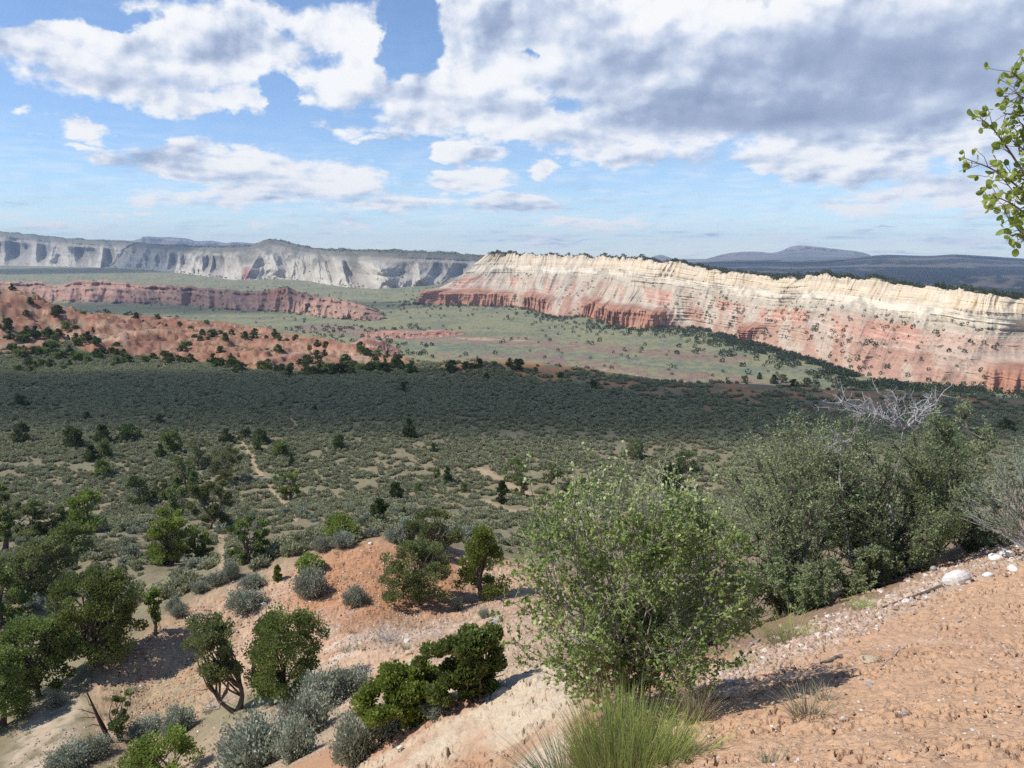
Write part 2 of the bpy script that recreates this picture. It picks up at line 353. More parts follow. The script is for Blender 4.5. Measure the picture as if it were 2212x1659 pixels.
def smooth_z(x, y):
    x = np.atleast_1d(np.asarray(x, float)); y = np.atleast_1d(np.asarray(y, float)); shp = x.shape; x = x.ravel(); y = y.ravel()
    r = np.hypot(x, y) + 1e-6; az = np.arctan2(x, y)
    E = np.interp(az, _EAZ, _ED)
    flat = -36 + .5 * fbm(x / 45, y / 45, 4, 3) + 1.0 * sstep(r, E - 30, E - 4)
    hx, hy = -245, 330
    hill = 27 * np.exp(-(((x - hx) / 78) ** 2 + ((y - hy) / 60) ** 2)) * (1 + .25 * fbm(x / 30, y / 30, 4, 21))
    hill = np.maximum(hill - 1.0, 0)
    flat = flat + hill
    for (px, d, h, sx, sy) in ((502, 246, 2.2, 16, 9), (470, 250, 1.2, 14, 8), (775, 222, 2.0, 14, 9), (560, 244, 1.0, 14, 8), (720, 216, .8, 20, 7)):
        bx = float(ray(px, 372)[0]) * d; flat = flat + h * np.exp(-(((x - bx) / sx) ** 2 + ((y - d) / sy) ** 2))
    m = red_mask(x, y)
    dom = np.abs(fbm(x / 34, y / 46, 3, 31)) 
    flat = flat + m * (4.6 * np.abs(pnoise(x / 27, y / 17, 76)) + 3.5 * dom + 1.3 * np.abs(pnoise(x / 4.5, y / 11, 75)) - 4.6  + .9 * sstep(pnoise((x + y) / 18, y / 18, 79), 0, .08))
    tz = (flat + 60) / 1.9 + .5 * fbm(x / 25, y / 25, 2, 80); fr_q = tz - np.floor(tz); flat = lerp(flat, (np.floor(tz) + sstep(fr_q, .25, .75)) * 1.9 - 60 - .5 * 1.9 * fbm(x / 25, y / 25, 2, 80), m * .75)
    rr = r * (1 + .035 * fbm(x / 40, y / 40, 3, 9))
    s = sstep(rr, E, E * 1.5)
    zf = lerp(flat, plain_z(r, x, y), s)
    near = r < 150
    z = zf.copy()
    if near.any():
        q = tps(az[near], np.log(r[near])) * r[near]
        wv_ = sstep(r[near], 98, 130)
        z[near] = lerp(q, zf[near], wv_)
    fr = sstep(r, 1.2, 3.0); z = lerp(np.full_like(z, -1.65), z, fr)
    amp = np.interp(r, [2, 6, 20, 60, 130, 200], [.03, .07, .3, .5, .3, 0])
    sc = np.interp(r, [2, 10, 30, 130], [.7, 1.6, 4, 8])
    z = z + amp * fbm(x / 1.1, y / 1.1, 3, 13) * sstep(12 - r, 0, 6) + amp * fbm(x / 4.5, y / 4.5, 4, 15) * sstep(r, 7, 14)
    return z.reshape(shp)
def gz(x, y): return float(smooth_z(x, y)[0])
_hd = np.exp(np.linspace(math.log(2.8), math.log(2000), 300))
def hit(px, py):
    """where a line of sight first meets the ground"""
    x, z = ray(px, py); zz = smooth_z(float(x) * _hd, _hd)
    b = np.nonzero(float(z) * _hd <= zz)[0]
    i = b[0] if len(b) else 299
    if i == 0: return Vector((float(x) * _hd[0], _hd[0], float(zz[0])))
    dd = np.linspace(_hd[i - 1], _hd[i], 14); zz = smooth_z(float(x) * dd, dd); b = np.nonzero(float(z) * dd <= zz)[0]; i = b[0] if len(b) else 13
    return Vector((float(x) * dd[i], dd[i], float(zz[i])))

# ------------------------------------------------------------------ ground sheet
dense = np.linspace(-R(39.5), R(39.5), 980)
coarse = np.linspace(R(39.5), 2 * math.pi - R(39.5), 60)[1:]
AZ = np.concatenate([dense, coarse]); 
RR = np.concatenate([[.01], np.exp(np.arange(math.log(.8), math.log(20), .0042)), np.exp(np.arange(math.log(20), math.log(140), .0055)), np.exp(np.arange(math.log(140), math.log(1600), .0075)), np.exp(np.linspace(math.log(1600), math.log(8500), 60))])
A2, R2 = np.meshgrid(AZ, RR)
GX = (R2 * np.sin(A2)).ravel(); GY = (R2 * np.cos(A2)).ravel(); GR = R2.ravel()
GZ = smooth_z(GX, GY)
gpx, gpy = proj(GX, GY, GZ)
PATHS = [  # sandy trails and bare spots on the flat, as seen
    ([(236, 437), (248, 450), (262, 478), (280, 500), (296, 520)], 2.2), ([(290, 418), (294, 425), (288, 432)], 2.0), ([(216, 586), (224, 560), (222, 540), (214, 528)], 5), ([(160, 368), (178, 360), (172, 356)], 1.4), ([(335, 366), (343, 360), (338, 352)], 1.2), ([(480, 470), (500, 480), (520, 492), (545, 500)], 4), ([(480, 500), (515, 512), (545, 508)], 3)]
def path_w(px, py):
    w = np.zeros_like(px)
    wx = 4 * pnoise(px / 9, py / 5, 71)
    for pts, wd in PATHS: w = np.maximum(w, 1 - sstep(linedist(px + wx, py, pts, 1.4), wd * .5, wd * 1.5))
    return w
def RIDGE(px): return np.interp(px, [0, 100, 200, 300, 345, 400, 440, 540], [722, 665, 603, 563, 545, 545, 558, 578])
def soil_zones(x, y, z, px, py):
    """what the near soil is: returns colours and the amount of clods"""
    r = np.hypot(x, y); n = len(x)
    n1 = fbm(x / 3, y / 3, 4, 51); n2 = fbm(x / .8, y / .8, 4, 52); n3 = fbm(x / 12, y / 12, 4, 53)
    C = np.tile(np.array([.235, .19, .115]), (n, 1))                      # valley silt
    C = crgb(C, (.22, .20, .115), sstep(n3, -.1, .35))                    # dry grass
    far = sstep(r, 110, 190)
    C = crgb(C, (.165, .15, .10), far * .8)
    edge = sstep(r, np.interp(np.arctan2(x, y), _EAZ, _ED) - 34, np.interp(np.arctan2(x, y), _EAZ, _ED) - 8) * sstep(fbm(x / 9, y / 9, 4, 58), -.25, .2)
    C = crgb(C, (.36, .185, .095), edge * .9)
    behind = sstep(RIDGE(px) - py - 1.5 * n2, 0, 8) * sstep(r, 40, 46) * (1 - sstep(r, 80, 110))
    C = crgb(C, (.205, .175, .11), behind * .8)
    C = crgb(C, (.36, .27, .17), path_w(px, py) * (r < 330))
    # middle spur
    wob = 10 * n1 + 5 * n2
    rad_w = lambda a, b, c, d: sstep(r + .12 * r * n1, a, b) * (1 - sstep(r + .12 * r * n1, c, d))
    spur = sstep(-linedist(px + wob, py + .6 * wob, [(480, 600), (420, 600), (370, 590), (300, 610), (220, 645), (140, 695)], 1.0), -66, -36) * rad_w(22, 26, 45, 48)
    spur = np.maximum(spur, sstep(-linedist(px + wob, py + .6 * wob, [(540, 600), (470, 640), (360, 665)], 1.0), -60, -30) * rad_w(21, 25, 45, 48))
    C = crgb(C, (.47, .32, .215), spur)
    red = (1 - sstep(linedist(px + 9 * n1, py + 5 * n2, [(345, 566), (400, 556), (430, 585), (345, 590), (330, 605), (420, 575)], 1.2), 20, 60)) * spur
    C = crgb(C, (.395, .20, .105), red * .92)
    olive = (1 - sstep(linedist(px + 14 * n1, py + 8 * n2, [(205, 640), (165, 680), (130, 700), (190, 690)], 1.0), 14, 44)) * spur
    C = crgb(C, (.34, .255, .15), olive * .85)
    streak = sstep(pnoise((px * .45 + py) / 9 + n2, (px - py * .45) / 60 + .5 * n1, 61), .1, .45) * spur * (1 - red)
    C = crgb(C, (.39, .22, .13), streak * .55)
    grav = sstep(pnoise((px * .5 + py) / 16, (px - py * .5) / 90, 63) + .6 * n2 + .3 * n1, -.05, .4) * sstep(py + wob, 600, 640) * sstep(px + wob, 240, 290) * rad_w(20, 24, 40, 44)
    C = crgb(C, (.52, .425, .335), grav * .75)
    draw = sstep(px + wob, 600, 540) * rad_w(14, 16, 24, 30)
    C = crgb(C, (.43, .31, .21), draw * .8)
    wash = (1 - sstep(linedist(px + 6 * n1, py + 4 * n2, [(60, 715), (40, 745), (30, 768)], .7), 12, 34)) * rad_w(18, 22, 38, 42)
    C = crgb(C, (.46, .36, .255), wash * sstep(n2, -.5, .1))
    C = C * (1 + (.26 + .16 * spur) * np.clip(fbm(x / .4, y / .4, 4, 66) + .5 * n1, -.7, .7) * sstep(r, 14, 20))[:, None]
    # cream mound in front
    cream = (1 - sstep(r, 12, 14)) * sstep(-linedist(px, py, [(400, 760), (470, 710), (540, 692), (520, 768)], 1.0), -62, -25)
    C = crgb(C, (.42, .24, .14), 1 - sstep(r + n1, 14, 17))
    C = crgb(C, (.55, .44, .315), cream * sstep(n1 + .5 * n2, -.45, .1))
    band = (1 - sstep(linedist(px + 5 * n2, py, [(370, 752), (420, 722), (478, 698)], 1.0), 3, 11)) * (r < 13)
    C = crgb(C, (.42, .21, .125), band * .8)
    # orange soil slope on the right with its gravel edge
    gl = linedist(px, py, [(1030, 545), (960, 575), (870, 615), (800, 645), (740, 672), (700, 692)], 1.0)
    slope = sstep(px + (py - 690) * .9 + 20 * n1, 610, 690) * (1 - sstep(r, 15, 17))
    C = crgb(C, (.53, .332, .205), slope)
    C = crgb(C, (.46, .27, .16), slope * sstep(n1, .05, .5) * .6)
    C = crgb(C, (.56, .38, .265), slope * sstep(n2 + .6 * n1, .1, .6) * .6)
    C = crgb(C, (.50, .38, .27), (1 - sstep(gl + 6 * n2, 5, 17)) * (px > 690) * (r < 18) * .85)
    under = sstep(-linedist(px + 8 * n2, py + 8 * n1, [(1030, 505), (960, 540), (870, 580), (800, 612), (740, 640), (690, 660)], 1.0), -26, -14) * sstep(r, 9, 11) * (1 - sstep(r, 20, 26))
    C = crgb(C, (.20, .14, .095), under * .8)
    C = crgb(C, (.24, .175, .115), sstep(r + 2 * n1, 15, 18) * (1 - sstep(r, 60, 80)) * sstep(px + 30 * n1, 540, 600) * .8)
    clod = np.maximum(slope, cream * 1.4) + .9 * spur + .6 * draw
    return C, clod
nearm = GR < 340
GC = np.tile(np.array([.235, .225, .125]), (len(GX), 1))
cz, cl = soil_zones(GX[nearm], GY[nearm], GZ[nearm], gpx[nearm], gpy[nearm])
# plain beyond: grass, sage and purple washes
n1 = fbm(GX / 60, GY / 60, 4, 81); n2 = fbm(GX / 14, GY / 14, 4, 82)
GC = crgb(GC, (.175, .18, .115), sstep(n1 + .4 * n2, -.1, .35))
wx = 26 * fbm(gpx / 40, gpy / 9, 4, 83); wy = 4 * fbm(gpx / 30, gpy / 6, 4, 84)
def bandw(pts, wd, vs=3.5): return 1 - sstep(linedist(gpx + wx, gpy + wy, pts, vs), wd * .55, wd * 1.5)
pur = np.maximum(bandw([(310, 328), (420, 337), (520, 342), (640, 352), (730, 360)], 15), bandw([(545, 358), (640, 372), (720, 380), (790, 388)], 17))
pur = np.maximum(pur, .7 * bandw([(440, 356), (540, 358), (600, 362)], 10))
sagey = np.maximum(bandw([(420, 346), (540, 351), (660, 364), (760, 372)], 15), bandw([(600, 378), (700, 390)], 14))
GC = crgb(GC, (.155, .17, .12), sagey * sstep(n2, -.35, .15) * .9)
GC = crgb(GC, (.25, .15, .125), pur * sstep(n2, -.3, .15) * .9)
GC = crgb(GC, (.40, .31, .19), bandw([(462, 338.5), (500, 340), (525, 341)], 2.2, 3.5) * .9)
GC = crgb(GC, (.34, .29, .18), bandw([(585, 369), (640, 377), (690, 382), (760, 390)], 5, 3.5) * sstep(n2, -.1, .25) * .8)
GC = crgb(GC, (.10, .135, .06), bandw([(480, 360), (520, 366), (560, 372)], 8, 3) * sstep(n2, -.1, .3) * .8)
mot = sstep(fbm(GX / 5, GY / 7, 3, 86), .0, .4)[:, None]
GC = GC * (1 - .28 * mot)
w = 1 - sstep(GR[nearm], 255, 330)
w = np.where(GZ[nearm] < -42, 0, np.maximum(w, 1 - sstep(GR[nearm] - np.interp(np.arctan2(GX[nearm], GY[nearm]), _EAZ, _ED), -5, 25)) )
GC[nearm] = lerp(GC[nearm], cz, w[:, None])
hillw = sstep(np.exp(-(((GX + 245) / 85) ** 2 + ((GY - 330) / 66) ** 2)), .1, .4)
GC = crgb(GC, (.33, .165, .085), hillw * sstep(fbm(GX / 10, GY / 10, 4, 87), -.5, .0))
GC = crgb(GC, (.19, .165, .085), hillw * sstep(fbm(GX / 8, GY / 8, 4, 88), .05, .3) * .8)
rm = red_mask(GX, GY)
strat = pnoise(GZ * .8 + 1.0 * n2 + .5 * fbm(GX / 6, GY / 6, 3, 93), GX / 120, 91)
GC = crgb(GC, (.345, .185, .118), rm * .95)
GC = crgb(GC, (.23, .10, .068), rm * sstep(strat, .0, .15) * .85)
GC = crgb(GC, (.49, .36, .27), rm * sstep(-strat, .12, .3) * sstep(n1 + .6 * n2, -.25, .2) * .5)
GC = crgb(GC, (.22, .19, .12), rm * (1 - sstep(np.abs(pnoise(GX / 27, GY / 17, 76)), .0, .16)) * .6)
GC = GC * (1 + .3 * rm * np.clip(fbm(GX / 3, GY / 5, 3, 92), -.7, .7))[:, None]
# clods on the bare soil
zz = GZ.copy(); idx = np.nonzero(nearm)[0]; q = GR[idx] < 46; ii = idx[q]
x_, y_ = GX[ii], GY[ii]; r_ = GR[ii]
big = np.clip(fbm(x_ / .26, y_ / .15, 5, 101, .6), -.35, .45); tiny = fbm(x_ / .11, y_ / .08, 2, 102)
crust = np.abs(pnoise(x_ / .24 + .6 * tiny, y_ / .12, 103)); gate = sstep(fbm(x_ / 1.1, y_ / .55, 4, 104), -.2, .3)
zz[ii] += cl[q] * (.085 * big * (.25 + .75 * gate) + .022 * tiny - .075 * np.clip(.11 - crust, 0, .11) / .11 * gate) * np.interp(r_, [3, 12, 40], [1, 1.2, 2.4])
GV = np.stack([GX, GY, zz], 1)
nr, nc = len(RR), len(AZ)
gf = grid_faces(nr, nc)
ii = np.arange(nr) * nc
wrap = np.stack([ii[:-1] + nc - 1, ii[:-1], ii[1:], ii[1:] + nc - 1], 1)
M_ground = mat_ground('soil', 16, .05, 38, .38)
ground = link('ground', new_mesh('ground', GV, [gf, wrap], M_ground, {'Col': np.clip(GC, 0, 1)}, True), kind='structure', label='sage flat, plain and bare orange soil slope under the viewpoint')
del GV, gf, A2, R2

# ------------------------------------------------------------------ cliffs, ridges and far mountains: a swept face between a foot line and a rim line
def foot(px, d, dz=-2.5):
    x = float(ray(px, 300)[0]) * d
    return np.array([x, d, float(plain_z(np.array([math.hypot(x, d)]), np.array([x]), np.array([float(d)]))[0]) + dz])
def resample(pts, n):
    pts = np.asarray(pts, float); k = np.arange(len(pts)); f = np.linspace(0, len(pts) - 1, n)
    # smooth cubic through the points
    out = np.empty((n, pts.shape[1])); i = np.clip(f.astype(int), 0, len(pts) - 2); u = (f - i)[:, None]
    p = np.concatenate([[2 * pts[0] - pts[1]], pts, [2 * pts[-1] - pts[-2]]])
    p0, p1, p2, p3 = p[i], p[i + 1], p[i + 2], p[i + 3]
    m1 = (p2 - p0) * .42; m2 = (p3 - p1) * .42
    return (2 * u**3 - 3 * u**2 + 1) * p1 + (u**3 - 2 * u**2 + u) * m1 + (-2 * u**3 + 3 * u**2) * p2 + (u**3 - u**2) * m2
def sweep(name, feet, rims, profile, ns, nt, back, disp, colour, mat, nback=40, zfun=None, **props):
    Fp = resample(feet, ns); Rp = resample(rims, ns)
    s_len = np.concatenate([[0], np.cumsum(np.linalg.norm(np.diff((Fp + Rp)[:, :2] / 2, axis=0), axis=1))])
    tt = np.linspace(0, 1, nt); pa = np.interp(tt, [p[0] for p in profile], [p[1] for p in profile]); ph = np.interp(tt, [p[0] for p in profile], [p[2] for p in profile])
    S = s_len[None, :] * np.ones((nt, 1)); Hh = ph[:, None] * np.ones((1, ns)); A = pa[:, None] * np.ones((1, ns))
    dirv = (Rp - Fp)[:, :2]; L = np.linalg.norm(dirv, axis=1); dn = dirv / (L[:, None] + 1e-6)
    A, Hh, off = disp(S, A, Hh, np.broadcast_to(L[None], S.shape), np.linspace(0, 1, ns)[None] * np.ones((nt, 1)))
    X = Fp[None, :, 0] + dirv[None, :, 0] * A + dn[None, :, 0] * off
    Y = Fp[None, :, 1] + dirv[None, :, 1] * A + dn[None, :, 1] * off
    Z = Fp[None, :, 2] + (Rp - Fp)[None, :, 2] * Hh
    # back of the rim
    bt = np.linspace(0, 1, nback + 1)[1:] ** 1.4
    Bx = X[-1][None] + dn[None, :, 0] * (bt[:, None] * back[0]); By = Y[-1][None] + dn[None, :, 1] * (bt[:, None] * back[0])
    Bz = Z[-1][None] + bt[:, None] * back[1] + back[2] * fbm(Bx / 60, By / 60, 4, 7) * np.minimum(bt[:, None] * 4, 1)
    if len(back) > 3: Bz = Bz - back[3] * sstep(bt[:, None], .7, 1)
    X = np.concatenate([X, Bx]); Y = np.concatenate([Y, By]); Z = np.concatenate([Z, Bz])
    Hc = np.concatenate([Hh, np.ones((nback, ns)) + bt[:, None]]); Sc = np.concatenate([S, np.broadcast_to(s_len[None], (nback, ns))])
    Sn = np.broadcast_to(np.linspace(0, 1, ns)[None], X.shape)
    Cc = colour(X.ravel(), Y.ravel(), Z.ravel(), Hc.ravel(), Sc.ravel(), Sn.ravel())
    V = np.stack([X, Y, Z], -1).reshape(-1, 3)
    o = link(name, new_mesh(name, V, [grid_faces(nt + nback, ns)], mat, {'Col': np.clip(Cc, 0, 1)}, True), **props)
    return o, X, Y, Z, Hc

M_rock = mat_ground('cliff_rock', .30, 1.2, .8, .34)
M_far = mat_ground('far_rock', .02, 6, .03, .3)

# the banded mesa
MESA = [  # foot px, foot distance, rim px, rim py, rim distance
    (520, 2400, 540, 258, 2150), (462, 2000, 506, 256, 1800), (432, 1650, 494, 255, 1640), (421, 1455, 490, 254, 1560), (432, 1425, 492, 253.8, 1550), (462, 1400, 497, 253.6, 1545), (505, 1370, 516, 253.6, 1530), (535, 1260, 545, 254.5, 1480), (556, 1120, 590, 256, 1400), (590, 1120, 615, 257, 1330),
    (618, 985, 640, 258.5, 1150), (650, 955, 668, 261, 1080), (690, 955, 706, 268, 1010), (727, 860, 748, 274, 930), (752, 790, 785, 278, 860), (790, 705, 818, 274.5, 800), (828, 625, 850, 277, 770), (866, 560, 900, 284, 720), (900, 528, 945, 288, 660), (950, 515, 985, 292, 600), (1024, 500, 1030, 298, 590), (1110, 480, 1120, 305, 580), (1220, 470, 1250, 312, 580), (1400, 470, 1430, 318, 600)]
mf = [foot(a, b, -3) for a, b, *_ in MESA]; mr = [np.array([*at(c, d, e)]) for _, _, c, d, e in MESA]
M_PROF = [(0, 0, 0), (.09, .05, .06), (.60, .70, .60), (.66, .74, .66), (.72, .79, .745), (.76, .805, .80), (.80, .86, .83), (1.0, 1.0, 1.0)]
HOOD = [(.145, .03), (.20, .022), (.245, .03), (.305, .026), (.40, .026), (.44, .035), (.475, .02), (.87, .022), (.60, .012)]
def hoodmask(Sn):
    h = 0
    for c, w_ in HOOD: h = np.maximum(h, np.exp(-((Sn - c) / w_) ** 4))
    return h
def mesa_disp(S, A, Hh, L, Sn):
    hm = hoodmask(Sn)
    # buttresses and gullies that fan down the slope
    g = ridged(S / 95, Hh * .5, 3, 201) ; fine = ridged(S / 17 + .5 * pnoise(S / 40, Hh * 3, 1), Hh * 1.2, 3, 202)
    low = (1 - sstep(Hh, .55, .8))
    off = -(g - .4) * 44 * np.clip(L / 190, .3, 1) * low * sstep(Hh, 0, .25) - (fine - .5) * 5 * low * sstep(Hh, .02, .15)
    cl_ = sstep(Hh, .72, .8)                                # upper cliff: bays and flutes
    kl = np.clip(L / 170, .25, 1); off = off + cl_ * ((24 - 18 * sstep(Sn, .55, .65)) * kl * fbm(S / 70, Hh * .4, 3, 203) - (2 + 4.5 * sstep(pnoise(S / 60, 0 * S, 219), -.3, .4)) * ridged(S / 11 + pnoise(S / 30, Hh * 2, 3), Hh * 1.2, 3, 204) + 4); Hh = Hh + sstep(Hh, .9, 1) * .06 * (np.floor(3 * pnoise(S / 26, 0 * S, 220)) / 3 + .4 * pnoise(S / 8, 0 * S, 221))
    step = np.floor(Hh * 26 + .6 * pnoise(S / 60, Hh * 4, 6)); off = off + (pnoise(step * 1.7, S / 50, 205)) * 1.5 * (.4 + .6 * cl_)
    bed = pnoise(Hh * 46 + .4 * pnoise(S / 80, Hh * 4, 5), S / 300, 233); off = off + 2.6 * bed * sstep(Hh, .08, .2) * (1 - cl_) * (.4 + .6 * sstep(fine, .3, .7))
    # red fluted feet that stand out of the slope
    hh = hm * (1 - sstep(Hh, .24 + .06 * pnoise(S / 20, 0 * S, 8), .34))
    A = A - hh * (A * .72)
    off = off - hh * (9 * ridged(S / 11, Hh * .7, 3, 206) + 4 * pnoise(S / 4, Hh * 5, 207) + 6)
    Hh = Hh * (1 + .02 * pnoise(S / 40, Hh * 2, 208))
    return A, Hh, off
def mesa_col(X, Y, Z, H, S, Sn):
    n1 = fbm(S / 60, H * 3, 4, 211); n2 = fbm(S / 9, H * 9, 4, 212); st = fbm(S / 6, H * 1.2, 4, 213)
    h = H + .034 * n1 + .012 * n2
    C = np.tile(np.array([.40, .31, .24]), (len(X), 1))                 # pinkish grey slope
    C = crgb(C, (.38, .235, .175), sstep(h, .0, .08) * (1 - sstep(h, .30, .40)))
    C = crgb(C, (.42, .345, .285), sstep(h, .33, .40) * (1 - sstep(h, .40, .46)))
    salmon = sstep(h, .34, .39) * (1 - sstep(h, .50, .56)) * sstep(n1 + .25 * st + .30 * sstep(Sn, .55, .72), -.22, .10)
    C = crgb(C, (.46, .245, .175), salmon * .9)
    for c_ in (.335, .405, .465): C = crgb(C, (.55, .45, .39), np.exp(-((h - c_) / .007) ** 2) * sstep(n1, -.3, .2) * .75)
    C = crgb(C, (.40, .36, .29), sstep(h, .54, .62))
    C = crgb(C, (.54, .47, .375), sstep(h, .60, .68) * sstep(n2 + n1, -.5, .1))
    C = crgb(C, (.60, .54, .44), sstep(h, .665, .70) * (1 - sstep(h, .76, .79)) * sstep(n1 + .6 * n2, -.4, .2))
    C = crgb(C, (.54, .455, .34), sstep(h + .03 * st, .77, .80))
    C = crgb(C, (.58, .49, .36), sstep(h, .85, .87) * (1 - sstep(h, .90, .92)))
    C = crgb(C, (.42, .31, .185), sstep(h, .79, .82) * sstep(pnoise(S / 4, H * 2, 214), .15, .5) * .7)
    C = crgb(C, (.60, .52, .41), sstep(h, .79, .82) * sstep(pnoise(S / 16, H * 3, 216), .1, .4) * .6)
    # grey scree tongues down the slope
    tong = sstep(fbm(S / 40 + H * 1.6, H * 1.4, 4, 215) + .10 * st, -.10, .16) * (1 - sstep(h, .58, .68)) * sstep(h, .03, .1)
    C = crgb(C, (.46, .405, .325), tong * (.85 - .40 * sstep(Sn, .58, .75) * (1 - sstep(h, .46, .54))))
    hood = hoodmask(Sn) * (1 - sstep(h, .27, .33))
    C = crgb(C, (.37, .19, .125), hood * .95)
    C = crgb(C, (.30, .14, .09), hood * sstep(pnoise(S / 40, H * 46, 217), .0, .3) * .7)
    C = crgb(C, (.27, .24, .15), sstep(H, 1.0, 1.03) * .9)
    rgt = sstep(Sn, .60, .72); C = C * (1 + .06 * rgt)[:, None]
    beds = pnoise(h * 62, S / 300, 231) + .6 * pnoise(h * 140, S / 200, 232)
    C = C * np.array([1.03, .985, .93])
    return C * (1 + .20 * n2 + .04 * st + .14 * beds * sstep(h, .04, .12))[:, None]
mesa, mX, mY, mZ, mH = sweep('mesa', mf, mr, M_PROF, 2100, 260, (380, -24, 5, 60), mesa_disp, mesa_col, M_rock, 60, kind='structure', label='banded mesa with cream cliff, salmon bands and fluted red feet')

# pale cliffs far across the valley on the left
FC = [(-160, 4900, -160, 225, 5400), (-80, 4600, -80, 228, 5000), (0, 4200, 0, 232, 4650), (60, 3950, 60, 238, 4300), (110, 3650, 105, 241, 4050), (150, 3350, 150, 244.5, 3700), (190, 2900, 195, 247, 3250), (222, 2520, 222, 247.5, 2900), (245, 2400, 248, 246.5, 2850), (272, 2480, 273, 239.5, 2900), (300, 2420, 302, 247, 2800), (340, 2050, 330, 250.5, 2500), (372, 1930, 370, 251.5, 2330), (400, 2010, 405, 252.5, 2350), (440, 2180, 445, 254.5, 2500), (490, 2450, 490, 258, 2700), (540, 2700, 540, 260, 3000)]
ff = [foot(a, b, -3) for a, b, *_ in FC]; fr_ = [np.array([*at(c, d, e)]) for _, _, c, d, e in FC]
F_PROF = [(0, 0, 0), (.45, .46, .36), (.62, .60, .60), (.70, .63, .72), (.80, .78, .80), (.84, .80, .86), (1, 1, 1)]
def far_disp(S, A, Hh, L, Sn):
    low = 1 - sstep(Hh, .5, .9)
    k = L / 420.0
    off = -(ridged(S / 330, Hh * .25, 2, 301) - .4) * 260 * k * low * sstep(Hh, .0, .3) - (ridged(S / 75 + .3 * pnoise(S / 120, Hh * 2, 9), Hh * 1.5, 3, 302) - .5) * 26 * k * (1 - .6 * sstep(Hh, .6, .9))
    off = off + 70 * k * fbm(S / 220, Hh * .5, 3, 303) * sstep(Hh, .55, .8)
    Hh = Hh + sstep(Hh, .85, 1) * .03 * pnoise(S / 130, 0 * S, 304)
    return A, Hh, off
def far_col(X, Y, Z, H, S, Sn):
    n1 = fbm(S / 160, H * 3, 4, 311); n2 = fbm(S / 30, H * 7, 4, 312); st = fbm(S / 26 + H * 2 * n1, H * 2.2, 4, 313)
    g = ridged(S / 330, H * .25, 2, 301)
    h = H + .03 * n1
    C = np.tile(np.array([.41, .36, .29]), (len(X), 1))
    C = crgb(C, (.33, .23, .19), (1 - sstep(h, .05, .16)) * sstep(n1, -.2, .2) * .7)
    fan = sstep(g - .55 * h, .25, .55) * (1 - sstep(h, .6, .75))
    C = crgb(C, (.60, .54, .44), fan * .8)
    C = crgb(C, (.26, .235, .20), (1 - sstep(g - .3 * h, .0, .35)) * sstep(h, .05, .3) * (1 - sstep(h, .7, .85)) * .7)
    C = crgb(C, (.48, .44, .37), sstep(st, .1, .4) * (1 - sstep(h, .6, .8)) * .5)
    C = crgb(C, (.46, .41, .33), np.exp(-((h - .70) / .035) ** 2) * sstep(n2, -.3, .2) * .8)
    C = crgb(C, (.14, .14, .11), sstep(h, .76, .90) * .8)
    C = crgb(C, (.12, .125, .10), sstep(fbm(S / 90, H * 2.4, 4, 314), .0, .35) * sstep(h, .2, .6) * .7)
    C = crgb(C, (.12, .125, .09), sstep(H, .99, 1.01))
    C = crgb(C, (.40, .19, .15), np.exp(-((Sn - .505) / .012) ** 2) * (1 - sstep(h, .35, .45)))
    return .80 * C * (1 + .2 * n2 + .06 * st)[:, None]
far_cliffs, fX, fY, fZ, fH = sweep('far_cliffs', ff, fr_, F_PROF, 1300, 130, (500, 10, 12, 80), far_disp, far_col, M_far, 24, kind='structure', label='pale grey cliffs across the valley with a dark pointed summit')

# low red badland ridge in the middle distance
RG = [(-80, 1500, -80, 283, 1640), (0, 1480, 0, 281.5, 1620), (40, 1450, 45, 281, 1590), (80, 1430, 82, 280, 1570), (125, 1400, 125, 283, 1540), (165, 1370, 165, 285.5, 1500), (200, 1310, 200, 286.5, 1450), (235, 1250, 235, 290, 1390), (262, 1230, 265, 290.5, 1370), (285, 1190, 286, 288.8, 1330), (302, 1130, 308, 295, 1280), (335, 1070, 335, 298.5, 1210), (358, 1045, 357, 302.5, 1180), (374, 1050, 374, 308, 1160), (390, 1090, 386, 316, 1140)]
rf = [foot(a, b, -2.5) for a, b, *_ in RG]; rr_ = [np.array([*at(c, d, e)]) for _, _, c, d, e in RG]
R_PROF = [(0, 0, 0), (.2, .24, .12), (.5, .58, .55), (.56, .60, .66), (.78, .86, .78), (.84, .87, .92), (1, 1, 1)]
def ridge_disp(S, A, Hh, L, Sn):
    off = -(ridged(S / 85, Hh * .4, 3, 401) - .45) * 80 * sstep(Hh, 0, .2) * (1 - .6 * sstep(Hh, .6, .9)) - (ridged(S / 15, Hh, 3, 402) - .5) * 8
    Hh = Hh * (1 + (.12 * pnoise(S / 45, Hh, 403) + .42 * np.minimum(fbm(S / 120, 0 * S, 3, 404), .15)) * sstep(Hh, .2, 1))
    return A, Hh, off
def ridge_col(X, Y, Z, H, S, Sn):
    n1 = fbm(S / 50, H * 3, 4, 411); n2 = fbm(S / 9, H * 8, 4, 412)
    h = H + .05 * n1
    C = np.tile(np.array([.36, .22, .155]), (len(X), 1))
    C = crgb(C, (.31, .165, .125), sstep(pnoise(h * 7, S / 150, 413), .0, .25) * .75)
    C = crgb(C, (.42, .19, .12), np.exp(-((Sn - .615) / .03) ** 2) * sstep(h, .5, .7))
    C = crgb(C, (.17, .165, .105), (1 - sstep(h, .04, .2)) * .9)
    C = crgb(C, (.17, .16, .10), sstep(H, 1.0, 1.2) * .8)
    return C * (1 + .25 * n2)[:, None]
red_ridge, rX, rY, rZ, rH = sweep('red_ridge', rf, rr_, R_PROF, 900, 110, (220, -24, 3, 20), ridge_disp, ridge_col, M_rock, 30, kind='structure', label='low red badland ridge with ledges in the middle of the valley')

